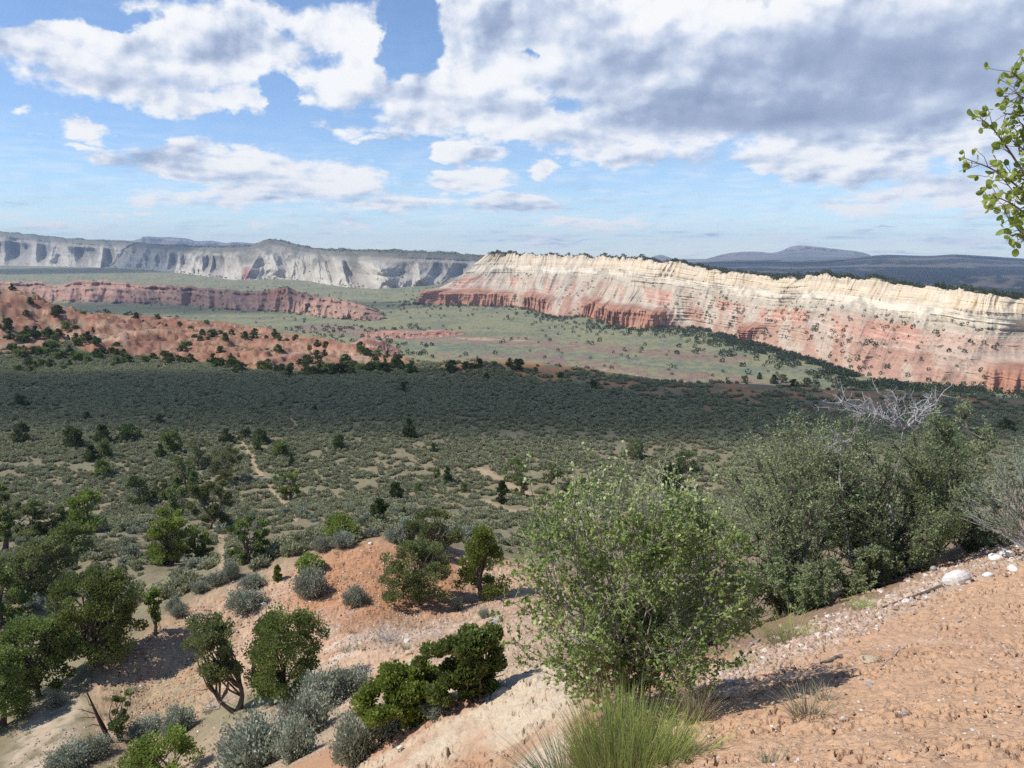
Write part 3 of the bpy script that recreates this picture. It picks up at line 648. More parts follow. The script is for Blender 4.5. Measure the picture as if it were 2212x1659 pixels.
# small red mounds on the plain
def mound(name, pts, px0, hgt, dwid, label, seed):
    ft = [foot(a, d, -1.0) for a, d in pts]; rm_ = []
    for i, (a, d) in enumerate(pts):
        q = foot(a, d + dwid, 0); e = math.sin(math.pi * (i + .15) / (len(pts) - .7)); q[2] += hgt * max(e, 0.02) * (1 + .25 * math.sin(i * 2.3 + seed)) - 1.0; rm_.append(q)
    def dsp(S, A, Hh, L, Sn): return A, Hh * (1 + .12 * pnoise(S / 12, Hh, seed)), -(ridged(S / 16, Hh * .5, 3, seed) - .45) * 12 * sstep(Hh, 0, .2)
    def clr(X, Y, Z, H, S, Sn):
        n = fbm(S / 9, H * 5, 4, seed + 3); C = np.tile(np.array([.37, .205, .145]), (len(X), 1))
        C = crgb(C, (.28, .115, .08), sstep(pnoise(H * 5 + .3 * n, S / 60, seed + 4), .05, .3) * sstep(H, .3, .6) * .9)
        C = crgb(C, (.46, .33, .24), sstep(n, .1, .5) * .6)
        return C * (1 + .25 * n)[:, None]
    return sweep(name, ft, rm_, [(0, 0, 0), (.5, .5, .62), (.6, .55, .8), (.8, .8, .88), (1, 1, 1)], 220, 40, (dwid * 1.4, -hgt * 1.3, .5), dsp, clr, M_rock, 16, kind='structure', label=label)
mound('red_mound', [(355, 835), (375, 825), (395, 825), (415, 830), (440, 840), (468, 860)], 400, 7, 40, 'long low red mound at the edge of the purple wash', 501)
mound('red_mound', [(332, 680), (346, 665), (362, 660), (380, 665), (400, 685)], 360, 13, 45, 'layered red dome beside the end of the badlands', 511)
mound('red_mound', [(334, 630), (346, 612), (360, 605), (376, 612), (390, 630)], 360, 7.5, 30, 'smooth orange dome in front of the layered red dome', 521)

# far mountains
def mountain(name, crest, d0, d1, zbase, colour, label, seed, ns=420, prof=None, rough=1.0):
    ft = []; rm_ = []
    for px, py in crest:
        q = at(px, py, d1); rm_.append(np.array([*q])); a = at(px, py, d0); ft.append(np.array([a.x, a.y, zbase]))
    wdt = d1 - d0
    def dsp(S, A, Hh, L, Sn): return A, Hh * (1 + .015 * rough * pnoise(S / (wdt * .12), Hh * 2, seed)), -(ridged(S / (wdt * .5), Hh * .5, 4, seed) - .45) * wdt * .3 * sstep(Hh, 0, .3) * (1 - .7 * sstep(Hh, .8, 1))
    return sweep(name, ft, rm_, prof or [(0, 0, 0), (.6, .7, .62), (.75, .8, .8), (.85, .83, .92), (1, 1, 1)], ns, 70, (wdt * .8, -abs(zbase) * .5, 4), dsp, colour, M_far, 14, kind='structure', label=label)
def cloud_shade_col(X, Y, Z, H, S, Sn):
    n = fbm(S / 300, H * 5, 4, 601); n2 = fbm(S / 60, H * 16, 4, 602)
    C = np.tile(np.array([.010, .016, .024]), (len(X), 1))  # near-black base: cloud shade on the range is painted into the colour
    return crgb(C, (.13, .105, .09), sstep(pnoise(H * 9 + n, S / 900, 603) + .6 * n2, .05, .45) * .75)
def blue_col(X, Y, Z, H, S, Sn):
    n = fbm(S / 700, H * 4, 4, 611)
    C = np.tile(np.array([.16, .12, .11]), (len(X), 1)); C = crgb(C, (.06, .07, .06), sstep(n, -.1, .25)); return crgb(C, (.30, .22, .18), np.exp(-((H - .88) / .05) ** 2) * .6)
mountain('dark_range', [(600, 264), (640, 262), (690, 262), (722, 260.5), (760, 260), (800, 260.5), (850, 257.5), (884, 254.8), (905, 255.2), (930, 255.8), (955, 254.4), (985, 256), (1030, 258.8), (1100, 262), (1250, 264), (1500, 266)], 1700, 4700, -76, cloud_shade_col, 'dark range with pale ledges behind the mesa, cloud shade painted into its colour', 621, 700)
mountain('blue_mesa', [(690, 263), (706, 259), (722, 254.5), (738, 252), (757, 251.6), (772, 252.8), (782, 250.5), (790, 247), (800, 245.6), (815, 246.6), (835, 248.8), (855, 251), (868, 254), (876, 259), (890, 264)], 7000, 8000, -30, blue_col, 'hazy blue flat topped mesa on the skyline at right', 631, 400)
mountain('blue_peak', [(625, 264), (640, 261), (652, 257), (660, 254.8), (667, 256.5), (680, 261), (695, 264)], 6800, 7600, -30, blue_col, 'small hazy blue peak behind the mesa rim', 641, 160)
mountain('blue_peak', [(405, 258), (425, 256), (433, 252.6), (438, 250.6), (444, 253), (455, 254.6), (475, 255), (490, 257), (505, 260)], 7400, 8200, -30, blue_col, 'small hazy blue peak beside the left end of the mesa', 651, 200)
mountain('blue_mesa', [(30, 252), (60, 246), (85, 240), (105, 239.6), (130, 240.5), (141, 238.8), (143, 236.6), (160, 237), (185, 238.2), (196, 241), (212, 240.8), (226, 243), (234, 242), (256, 243.5), (280, 246), (300, 249), (330, 252)], 7600, 8400, -30, blue_col, 'pale blue stepped mesas on the skyline at left', 661, 420)

# ------------------------------------------------------------------ clouds overhead that shade the flat and the red ridge
def cloud(name, gx, gy, gzv, h, ax, ay, az_, dens, seed, label, rot=0):
    th = 48; ph = 96
    T_, Pp = np.meshgrid(np.linspace(0, math.pi, th), np.linspace(0, 2 * math.pi, ph))
    sx = np.sin(T_) * np.cos(Pp); sy = np.sin(T_) * np.sin(Pp); sz = np.cos(T_)
    k = 1 + .28 * fbm(sx * 2.2 + 7 * sz, sy * 2.2 + seed, 4, seed)
    k2 = 1 + .10 * pnoise(sx * 7, sy * 7, seed + 5)
    V = np.stack([sx * k * ax, sy * k * k2 * ay, sz * k * az_], -1).reshape(-1, 3)
    m = bpy.data.materials.new('cloud_vapour'); m.use_nodes = True; m.node_tree.nodes.clear(); t = NT(m.node_tree)
    pv = t.add('ShaderNodeVolumePrincipled', {'Color': (.97, .98, 1, 1), 'Density': dens}); o_ = t.n.new('ShaderNodeOutputMaterial'); t.l.new(pv.outputs[0], o_.inputs['Volume'])
    tk = (h - gzv) / SUN.z
    o = link(name, new_mesh(name, V, [grid_faces(ph, th)], m, smooth=True), loc=(gx + SUN.x * tk, gy + SUN.y * tk, h), kind='structure', label=label)
    o.rotation_euler.z = rot
    return o
cloud('cloud', 10, 199, -36, 900, 300, 44, 26, .026, 701, 'cumulus overhead that shades the sage flat', R(-4))
cloud('cloud', -1700, 3300, -40, 1300, 900, 420, 60, .010, 721, 'thin cloud that dims the far pale cliffs', R(40))
cloud('cloud', -560, 1330, -60, 900, 420, 190, 40, .011, 711, 'thin cloud that dims the red badland ridge', R(10))

# ------------------------------------------------------------------ haze
hx0, hx1, hy0, hy1, hz0, hz1 = -9000, 9000, -600, 9300, -100, 240
hv = np.array([(x, y, z) for x in (hx0, hx1) for y in (hy0, hy1) for z in (hz0, hz1)], float)
hm_ = bpy.data.materials.new('haze_air'); hm_.use_nodes = True; hm_.node_tree.nodes.clear(); t = NT(hm_.node_tree)
pv = t.add('ShaderNodeVolumePrincipled', {'Color': (.62, .78, 1, 1), 'Density': 9.5e-5, 'Anisotropy': 0.0}); o_ = t.n.new('ShaderNodeOutputMaterial'); t.l.new(pv.outputs[0], o_.inputs['Volume'])
link('haze', new_mesh('haze', hv, [[(0, 1, 3, 2), (4, 6, 7, 5), (0, 4, 5, 1), (2, 3, 7, 6), (0, 2, 6, 4), (1, 5, 7, 3)]], hm_), kind='stuff', label='pale blue air that fades the far cliffs')
# ------------------------------------------------------------------ vegetation materials
L_JUN = mat_leaf('juniper_leaf', (.11, .15, .04), (.235, .29, .08), (.33, .37, .125), .4)
L_OLV = mat_leaf('olive_juniper_leaf', (.135, .155, .055), (.25, .275, .105), (.34, .355, .16), .4)
L_PIN = mat_leaf('pinyon_leaf', (.15, .20, .04), (.30, .37, .08), (.43, .48, .14), .42)
L_SAGE = mat_leaf('sage_leaf', (.20, .215, .155), (.39, .415, .31), (.50, .52, .41), .25, .8, .1)
L_FLAT = mat_leaf('flat_sage_leaf', (.205, .21, .12), (.40, .395, .235), (.49, .48, .30), .28, .8, .1)
L_SERV = mat_leaf('serviceberry_leaf', (.15, .205, .045), (.32, .38, .10), (.54, .56, .28), .45, .42, .4)
L_MAHO = mat_leaf('shrub_leaf', (.19, .22, .10), (.34, .39, .185), (.50, .50, .28), .42, .55, .3)
L_LIME = mat_leaf('lime_leaf', (.22, .31, .05), (.42, .53, .11), (.58, .64, .22), .55, .42, .35)
L_MAHO2 = mat_leaf('green_shrub_leaf', (.16, .215, .09), (.29, .36, .155), (.43, .45, .25), .42, .55, .3)
L_RABB = mat_leaf('rabbitbrush_stem', (.30, .27, .18), (.36, .48, .10), (.55, .66, .18), .4, .6, .2)
L_WISP = mat_leaf('wispy_leaf', (.19, .22, .14), (.31, .36, .23), (.42, .46, .33), .3, .7, .15)
L_DRY = mat_leaf('dry_grass', (.30, .25, .16), (.42, .36, .24), (.30, .32, .13), .3, .8, .1)
B_JUN = mat_solid('juniper_bark', (.075, .055, .042), (.20, .155, .12), 14, .95, .02, (1, 1, .15))
B_DARK = mat_solid('dark_bark', (.09, .075, .062), (.22, .19, .16), 20, .95, .01, (1, 1, .2))
B_GREY = mat_solid('weathered_wood', (.22, .20, .19), (.48, .46, .44), 18, .9, .01, (1, 1, .15))
B_CHAR = mat_solid('charred_wood', (.03, .022, .02), (.11, .07, .055), 16, .95, .01, (1, 1, .2))
B_TWIG = mat_solid('grey_twig', (.20, .17, .14), (.38, .34, .29), 25, .85, .003)
B_WISP = mat_solid('silver_stem', (.30, .28, .27), (.52, .50, .49), 25, .85, .003)
K_WHITE = mat_solid('white_stone', (.58, .52, .46), (.78, .75, .71), 9, .9, .01)
K_GREY = mat_solid('grey_stone', (.27, .26, .27), (.42, .40, .40), 9, .9, .01)
K_TAN = mat_solid('tan_stone', (.44, .33, .22), (.58, .47, .34), 9, .9, .01)

def unit(v): return v / (np.linalg.norm(v, axis=-1, keepdims=True) + 1e-9)
def rdir(rng, n): return unit(rng.normal(size=(n, 3)))
def bend(a, b, rng, k=6, wob=.08, sag=0.0):
    u = np.linspace(0, 1, k)[:, None]; a = np.asarray(a, float); b = np.asarray(b, float); L = np.linalg.norm(b - a)
    p = a * (1 - u) + b * u; off = rng.normal(size=3) * wob * L
    p = p + np.sin(u * math.pi) * off + rng.normal(size=(k, 3)) * wob * .3 * L * np.sin(u * math.pi)
    p[:, 2] += np.sin(u[:, 0] * math.pi) * sag * L
    return p

def juniper_meshes(seed, h, w, style='round', ncl=70, ncard=80, clen=.13, leaf=None, lean=(0, 0), name='juniper'):
    rng = np.random.default_rng(seed); cr = MB(); tk = MB(); leaf = leaf or L_JUN
    cen = []; rad = []
    for i in range(ncl):
        if style == 'round':
            z = rng.uniform(.10, .97) ** .9; pr = math.sqrt(max(0, 1 - ((z - .40) / .62) ** 2)); q = rng.uniform(.45, 1) ** .5; rc = rng.uniform(.13, .20)
        elif style == 'cone':
            z = rng.uniform(.12, 1.0); pr = (1.06 - z) ** .62 * min(1, (z + .12) * 2.6); q = rng.uniform(.4, 1) ** .5; rc = rng.uniform(.11, .17)
        elif style == 'open':
            z = rng.uniform(.18, 1.0); pr = math.sqrt(max(0, 1 - ((z - .55) / .52) ** 2)) ; q = rng.uniform(.3, 1) ** .5; rc = rng.uniform(.085, .145)
        else:                                       # sparse
            z = rng.uniform(.35, 1.0); pr = .85 * math.sqrt(max(.05, 1 - ((z - .68) / .42) ** 2)); q = rng.uniform(.3, 1); rc = rng.uniform(.08, .14)
        a = rng.uniform(0, 2 * math.pi); lob = 1 + .22 * math.sin(2 * a + seed) + .15 * math.sin(3 * a + 2 * seed + 4 * z)
        r = max(0, pr * q * lob * w / 2 - rc * w * .45)
        cen.append((r * math.cos(a) + lean[0] * z * h, r * math.sin(a) + lean[1] * z * h, z * h - rc * w * .5)); rad.append(rc * w)
    cen = np.array(cen); rad = np.array(rad)
    n = ncl * ncard
    C0 = np.repeat(cen, ncard, 0); rr = np.repeat(rad, ncard)[:, None]
    d = rdir(rng, n); d[:, 2] = d[:, 2] * .8 + .12
    C = C0 + d * rr * rng.uniform(.15, 1, (n, 1)) ** .55
    C[:, 2] = np.maximum(C[:, 2], .03 * h)
    axis = np.zeros_like(C); axis[:, 0] = C[:, 0] - lean[0] * C[:, 2]; axis[:, 1] = C[:, 1] - lean[1] * C[:, 2]
    out = unit(unit(axis) * .5 + d * .8 + np.array([0, 0, .75]) + rng.normal(size=(n, 3)) * .35)
    U = out * (clen * rng.uniform(.6, 1.3, (n, 1))) * .5
    V = unit(np.cross(out, rdir(rng, n) * .8 + unit(axis) * .7 + np.array([0, 0, .35]))) * (clen * rng.uniform(.34, .58, (n, 1)))
    T = np.clip(np.repeat(rng.uniform(.15, .75, ncl), ncard) + rng.normal(size=n) * .16, 0, 1)
    cr.cards(C, U, V, T, 'diamond')
    # trunk and limbs
    tr = (.026 if style in ('open', 'sparse') else .035) * h + .02
    ntr = 1 if style in ('round', 'cone') else rng.integers(2, 4)
    for k in range(ntr):
        a = rng.uniform(0, 2 * math.pi); sp = 0 if ntr == 1 else w * .2
        top = np.array([lean[0] * h * .7 + sp * math.cos(a), lean[1] * h * .7 + sp * math.sin(a), h * rng.uniform(.6, .8)])
        p = bend((.02 * k, 0, -.15), top, rng, 8, .07); r_ = np.linspace(tr, tr * .22, 8) * (1 if k == 0 else .75); r_[0] *= 1.5; r_[1] *= 1.12
        tk.tube(p, r_, 7)
        near_ = np.argsort(np.linalg.norm(cen - top, axis=1))[k::ntr][:14 if style != 'round' else 7]
        for j in near_:
            s_ = p[rng.integers(2, 6)]; tk.tube(bend(s_, cen[j], rng, 5, .10), np.linspace(tr * .38, .012, 5), 5)
    if style in ('open', 'sparse'):
        for k in range(4):
            a = rng.uniform(0, 6.28); s_ = p[rng.integers(1, 5)]; e_ = s_ + np.array([math.cos(a) * w * .4, math.sin(a) * w * .4, h * rng.uniform(0, .2)])
            tk.tube(bend(s_, e_, rng, 5, .14), np.linspace(tr * .25, .006, 5), 4)
    return cr.mesh(name + '_crown', leaf), tk.mesh(name + '_trunk', B_JUN, True)
def plant(name, parts, loc, rz=0, sc=1.0, **props):
    """an Empty at the foot with one child per part (name, mesh)"""
    o = bpy.data.objects.new(name, None); COL.objects.link(o); o.empty_display_size = .2
    o.location = loc; o.rotation_euler = (0, 0, rz); o.scale = sc if hasattr(sc, '__len__') else (sc, sc, sc)
    for k, v in props.items(): o[k] = v
    for pn, me in parts: link(pn, me, o)
    return o
D2 = 1 / 2.16                                        # my measurements were taken on a 2212 px wide view of the photograph
def place(x, y): return hit(x * D2, y * D2)
def metres(p, pxs): return pxs * D2 * Vector(p).length / F

# ------------------------------------------------------------------ junipers near at hand, each with its own form
HERO = [  # x, y of the foot, height, width (2212 wide view), style, leaf, lean, label, category
    (905, 1305, 135, 165, 'open', 'O', (.0, 0), 'open juniper with a forked trunk on the crest of the red mound', 'tree'),
    (1045, 1296, 160, 122, 'cone', 'P', (0, 0), 'bright green cone shaped juniper on the red mound beside the serviceberry bush', 'tree'),
    (935, 1192, 90, 130, 'open', 'O', (0, 0), 'broad dark juniper just behind the crest of the red mound', 'tree'),
    (735, 1165, 55, 90, 'round', 'P', (0, 0), 'low bright green juniper peeping over the back of the red mound', 'tree'),
    (512, 1535, 175, 150, 'sparse', 'O', (-.28, .05), 'gnarled juniper with leaning bare twisted trunk and sparse crown', 'tree'),
    (622, 1505, 178, 205, 'open', 'J', (0, 0), 'large spreading juniper with dark trunk on the slope of the red mound', 'tree'),
    (262, 1600, 88, 66, 'sparse', 'O', (.08, 0), 'small upright juniper tuft growing beside the charred leaning snag', 'tree'),
    (345, 1700, 100, 185, 'open', 'P', (0, 0), 'spreading green juniper cut off by the bottom edge', 'tree'),
    (880, 1568, 130, 205, 'open', 'P', (0, 0), 'yellow green young pinyon in the draw behind the cream mound', 'tree'),
    (1010, 1512, 155, 180, 'open', 'J', (0, 0), 'dark juniper half hidden by the serviceberry bush', 'tree'),
    (210, 1438, 190, 185, 'open', 'J', (0, 0), 'large dark juniper at the lower left edge of the spur', 'tree'),
    (85, 1505, 150, 160, 'open', 'J', (0, 0), 'multi stemmed juniper left of the large dark juniper', 'tree'),
    (5, 1570, 150, 110, 'round', 'J', (0, 0), 'dark juniper cut off at the left edge near the bottom', 'tree'),
    (336, 1372, 90, 55, 'sparse', 'P', (0, 0), 'slim light green juniper sapling on the edge of the spur', 'tree'),
    (600, 1255, 34, 24, 'cone', 'P', (0, 0), 'tiny juniper seedling on the bare slope of the spur', 'tree'),
    (668, 1240, 42, 66, 'round', 'P', (0, 0), 'small bright juniper crowning a large sagebrush on the mound', 'tree'),
    (5, 1350, 105, 80, 'round', 'J', (0, 0), 'rounded juniper cut off at the left edge', 'tree'),
    (85, 1290, 110, 155, 'open', 'O', (0, 0), 'broad olive juniper in the draw at left', 'tree'),
    (150, 1205, 68, 85, 'round', 'J', (0, 0), 'small rounded juniper behind the broad olive juniper', 'tree'),
    (186, 1150, 82, 85, 'round', 'P', (0, 0), 'full rounded bright juniper with a dark shadow on tan grass', 'tree'),
    (112, 1158, 72, 65, 'open', 'O', (0, 0), 'grey green juniper in the middle of the left row', 'tree'),
    (60, 1165, 75, 75, 'open', 'O', (0, 0), 'loose olive juniper in the left row', 'tree'),
    (8, 1195, 130, 50, 'round', 'J', (0, 0), 'tall juniper cut off at the left edge of the row', 'tree'),
    (370, 1220, 112, 120, 'open', 'P', (0, 0), 'big clumped juniper above the eroded bank', 'tree'),
    (432, 1212, 66, 60, 'open', 'P', (0, 0), 'juniper with visible dark trunk right of the big clumped one', 'tree'),
    (455, 1142, 100, 105, 'open', 'O', (0, 0), 'tall yellow green juniper with a bare lower trunk', 'tree'),
    (375, 1118, 66, 75, 'open', 'O', (0, 0), 'pale olive juniper leaning on the tall yellow green one', 'tree'),
    (537, 1215, 98, 92, 'open', 'J', (0, 0), 'dark spreading juniper right of the sandy path', 'tree'),
    (303, 1090, 60, 58, 'round', 'D', (0, 0), 'rounded juniper at the left of the tree clump on the flat', 'tree'),
    (350, 1088, 52, 42, 'open', 'O', (0, 0), 'grey olive juniper tucked inside the tree clump on the flat', 'tree'),
    (385, 1072, 40, 36, 'cone', 'J', (0, 0), 'dark narrow juniper inside the tree clump on the flat', 'tree'),
    (420, 1070, 50, 42, 'cone', 'J', (0, 0), 'dark pointed juniper in front of the big olive tree', 'tree'),
    (490, 1042, 80, 88, 'open', 'O', (0, 0), 'big olive brown tree at the top right of the tree clump', 'tree'),
    (395, 1062, 74, 66, 'open', 'O', (0, 0), 'olive juniper with dead lower branches in the tree clump', 'tree'),
    (434, 1010, 62, 62, 'open', 'O', (0, 0), 'broad olive tree at the back of the tree clump', 'tree'),
    (627, 1078, 65, 58, 'open', 'P', (0, 0), 'juniper with a half dead grey side standing alone on the flat', 'tree'),
    (1190, 1046, 48, 50, 'open', 'O', (0, 0), 'thin olive tree on the flat behind the serviceberry tips', 'tree'),
    (1114, 1040, 52, 50, 'round', 'J', (0, 0), 'round bright juniper with short trunk on the flat', 'tree'),
    (1085, 1088, 50, 40, 'cone', 'D', (0, 0), 'dense dark egg shaped juniper on bare red soil', 'tree'),
    (1126, 1074, 42, 36, 'round', 'O', (0, 0), 'olive shrubby juniper touching the dense egg shaped one', 'tree'),
    (857, 1081, 42, 40, 'round', 'D', (0, 0), 'solitary round juniper left of a small pointed one', 'tree'),
    (820, 1130, 52, 46, 'round', 'D', (0, 0), 'dark round juniper nearest behind the red mound', 'tree'),
    (967, 1045, 38, 34, 'cone', 'D', (0, 0), 'cone shaped juniper with a small companion at its left', 'tree'),
    (1366, 993, 50, 55, 'open', 'O', (0, 0), 'broad olive tree on the dark sage flat', 'tree'),
    (1478, 1020, 48, 62, 'round', 'D', (0, 0), 'wide dark juniper at the left of the tall shrubs', 'tree'),
    (1230, 1086, 44, 36, 'round', 'D', (0, 0), 'dark juniper seen through the serviceberry tips', 'tree'),
]
L_DEEP = mat_leaf('deep_juniper_leaf', (.05, .072, .02), (.115, .155, .042), (.17, .20, .065), .3)
LEAF = {'D': L_DEEP, 'J': L_JUN, 'O': L_OLV, 'P': L_PIN}
for i, (x, y, hh, ww, st, lf, ln, lab, cat) in enumerate(HERO):
    p = place(x, y); d = p.length; h = metres(p, hh) * 1.02; w = metres(p, ww) * (.84 if st == 'open' else .92); h *= .95 if st == 'open' else 1
    px_m = d / F
    cl_ = min(max(px_m * 1.9, .055), .22)
    area = (hh * D2) * (ww * D2)
    ncl = int(min(max(area / 75, 28), 110)); ncard = int(min(max(area * 2.7 / ncl, 60), 260))
    if st == 'sparse': ncl = int(ncl * .8)
    c_, t_ = juniper_meshes(1000 + i * 7, h, w, st, ncl, ncard, cl_, LEAF[lf], ln)
    plant('juniper_tree', [('trunk', t_), ('crown', c_)], p, 0, 1, label=lab, category=cat, group='junipers')

# junipers on the flat and the red mounds: copies of a few forms
POOL = []
for i, (st, lf) in enumerate((('round', 'D'), ('round', 'D'), ('cone', 'D'), ('round', 'J'), ('open', 'O'), ('round', 'J'))):
    c_, t_ = juniper_meshes(3000 + i, 1.0, 1.0, st, 46, 34, .085, LEAF[lf], name='juniper_small'); POOL.append([('trunk', t_), ('crown', c_)])
FLATJ = [(48, 878, 20, 28), (48, 956, 35, 28), (158, 968, 40, 45), (222, 958, 35, 42), (278, 951, 32, 42), (198, 996, 30, 32), (227, 990, 38, 28), (224, 1028, 34, 36), (371, 978, 45, 42), (347, 990, 28, 24), (490, 958, 30, 30), (530, 950, 22, 24), (564, 958, 30, 36), (556, 976, 20, 14), (606, 987, 35, 42), (733, 970, 30, 30), (630, 1006, 24, 14), (345, 916, 18, 18), (188, 906, 14, 14), (607, 877, 8, 8), (680, 889, 12, 12), (870, 848, 22, 14), (878, 835, 12, 10), (884, 948, 42, 30), (895, 950, 20, 10), (938, 976, 18, 14), (944, 1031, 20, 14), (904, 1066, 24, 16), (1003, 1064, 22, 14), (872, 1112, 16, 13), (1258, 1056, 25, 24), (1424, 894, 10, 8), (1450, 1062, 60, 60), (2174, 931, 22, 26), (2110, 951, 18, 14), (663, 1000, 8, 8),
         (975, 803, 25, 27), (1007, 798, 17, 19), (1034, 796, 20, 20), (1020, 796, 12, 14), (1101, 791, 17, 18), (1119, 800, 24, 26), (1156, 806, 12, 12), (1211, 816, 12, 12), (1283, 839, 17, 18), (1608, 827, 16, 14), (1640, 819, 13, 13), (1671, 829, 18, 22), (1690, 827, 17, 17), (1714, 838, 18, 20), (1741, 836, 18, 18), (566, 797, 17, 28), (724, 803, 12, 16), (870, 801, 14, 12), (887, 808, 22, 24), (864, 803, 14, 14), (889, 791, 14, 14), (1051, 820, 15, 14), (1068, 790, 10, 12), (2070, 819, 11, 14),
         (16, 713, 20, 19), (78, 731, 22, 20), (106, 731, 20, 18), (142, 717, 17, 15), (207, 744, 12, 12), (386, 782, 12, 18)]
rng = np.random.default_rng(5)
jspots = []
for x, y, hh, ww in FLATJ:
    p = place(x, y); area_ = 'flat' if y > 850 else ('edge' if x > 250 else 'left')
    jspots.append((p, metres(p, hh) * 1.05, metres(p, ww), area_))
# scatter among the red mounds and on the left hill
cand = []
for _ in range(6000):
    px = rng.uniform(2, 400); a = float(az_of(px)); E = np.interp(a, _EAZ, _ED); S = np.interp(a, _SAZ, _SD)
    r = rng.uniform(S - 12, E * 1.02); x = r * math.sin(a); y = r * math.cos(a)
    if rng.uniform() < .75 * math.exp(-((r - S) / 16) ** 2) * (a > az_of(130)) + .28 + .25 * (pnoise(x / 22, y / 22, 5) > .1): cand.append((x, y))
    if len(cand) >= 185: break
for _ in range(60):
    px = rng.uniform(2, 110); a = float(az_of(px)); r = rng.uniform(290, 350); cand.append((r * math.sin(a), r * math.cos(a)))
for x, y in cand:
    h = rng.uniform(2.0, 3.7); jspots.append((Vector((x, y, gz(x, y) - .1)), h, h * rng.uniform(.85, 1.25), 'red'))
LAB = {'flat': ('small dark juniper dotted on the open sage flat', 'junipers dotted over the sage flat'),
       'edge': ('small juniper on the far lip of the sage flat', 'junipers along the lip of the flat'),
       'left': ('small round juniper under the orange hill at left', 'junipers under the orange hill'),
       'red': ('small juniper scattered over the red mounds and orange hill at left', 'junipers on the red mounds')}
FIRST = {}
for i, (p, h, w, ar) in enumerate(jspots):
    k = int(rng.choice([0, 1, 2, 3, 5, 4], p=[.3, .25, .18, .1, .1, .07]))
    lab, grp = LAB[ar]
    plant('juniper_tree', POOL[k], p, rng.uniform(0, 6.28), (w * 1.05, w * 1.05, h), label=lab, category='tree', group=grp)

# ------------------------------------------------------------------ junipers beyond counting: plain, mesa, ridge
def scatter_tree_mesh(P, Hs, seed, nq=44):
    rng = np.random.default_rng(seed); N = len(P)
    d = rdir(rng, N * nq).reshape(N, nq, 3); d[..., 2] = d[..., 2] * .55 + .5
    rad = rng.uniform(.6, 1, (N, nq, 1)) ** .5
    C = P[:, None] + d * rad * (Hs[:, None, None] * np.array([.52, .52, .92]))
    U = unit(d + np.array([0, 0, .5]) + rng.normal(size=d.shape) * .4) * (Hs[:, None, None] * .17)
    V = unit(np.cross(U, rng.normal(size=d.shape))) * (Hs[:, None, None] * .12)
    T = np.clip(rng.uniform(.05, .6, (N, 1)) + rng.normal(size=(N, nq)) * .15, 0, 1)
    m = MB(); m.cards(C.reshape(-1, 3), U.reshape(-1, 3), V.reshape(-1, 3), T.ravel()); return m
rng = np.random.default_rng(77)
pts = []; hs = []
def add_pts(P, lo=2.4, hi=4.6):
    pts.append(P); hs.append(rng.uniform(lo, hi, len(P)))
# on the mesa: slope and rim
def from_surface(X, Y, Z, H, n, wfun, dz=-.3):
    nt_, ns_ = X.shape; I = rng.integers(0, nt_, n); J = rng.integers(0, ns_, n)
    P = np.stack([X[I, J], Y[I, J], Z[I, J] + dz], 1); w = wfun(H[I, J], J / ns_, P); return P[rng.uniform(size=n) < w]
add_pts(from_surface(mX, mY, mZ, mH, 9000, lambda h, s, P: np.where(h < .64, .10 + .30 * (fbm(P[:, 0] / 26, P[:, 1] / 26, 3, 6) > .05), 0) * (1 - hoodmask(s))), 1.6, 3.6)
add_pts(from_surface(mX, mY, mZ, mH, 24000, lambda h, s, P: np.where((h > 1.0) & (h < 1.6), .6 + .4 * (fbm(P[:, 0] / 30, P[:, 1] / 30, 3, 9) > 0), 0)), 2.8, 5.4)
add_pts(from_surface(rX, rY, rZ, rH, 1500, lambda h, s, P: np.where(h < .35, .35, .10)), 2.4, 4.2)
add_pts(from_surface(fX, fY, fZ, fH, 2600, lambda h, s, P: np.where(h < .08, .7, np.where(h > .97, .6, .05 * (h < .5)))), 3.5, 6)
# belt at the foot of the mesa and strays on the plain
fx = np.array([q[0] for q in mf]); fy = np.array([q[1] for q in mf]); ffp = resample(mf, 800)
j = rng.integers(60, 800, 5200); dist = rng.exponential(34, 5200) + 1
bx = ffp[j, 0] - dist * .45; by = ffp[j, 1] - dist * 1.0
keep = (rng.uniform(size=5200) < np.clip(.28 + 1.1 * np.exp(-((j / 800 - .66) / .16) ** 2), 0, 1)) & (fbm(bx / 40, by / 40, 3, 12) > -.15)
bx, by = bx[keep], by[keep]; r = np.hypot(bx, by); az_ = np.arctan2(bx, by)
ok = r > np.interp(az_, _EAZ, _ED) * 1.5; bx, by = bx[ok], by[ok]
add_pts(np.stack([bx, by, smooth_z(bx, by) - .2], 1), 2.2, 4.6)
a = rng.uniform(-.55, .6, 2600); r = rng.uniform(520, 2300, 2600) ** 1.0; x = r * np.sin(a); y = r * np.cos(a)
ok = (r > np.interp(a, _EAZ, _ED) * 1.55) & (fbm(x / 120, y / 120, 3, 14) > -.05) & (rng.uniform(size=2600) < .55)
add_pts(np.stack([x[ok], y[ok], smooth_z(x[ok], y[ok]) - .2], 1), 1.6, 4.0)
a = rng.uniform(-.48, -.1, 900); r = rng.uniform(560, 1000, 900); x = r * np.sin(a); y = r * np.cos(a); ok = fbm(x / 60, y / 60, 3, 15) > -.1
add_pts(np.stack([x[ok], y[ok], smooth_z(x[ok], y[ok]) - .2], 1), 2.4, 4.2)
ALL = np.concatenate(pts); HS = np.concatenate(hs)
link('distant_junipers', scatter_tree_mesh(ALL, HS, 8, 40).mesh('distant_junipers', mat_leaf('far_juniper_leaf', (.03, .042, .016), (.085, .105, .04), None, .15)), kind='stuff', label='dark junipers sprinkled over the plain, the mesa and the far slopes')

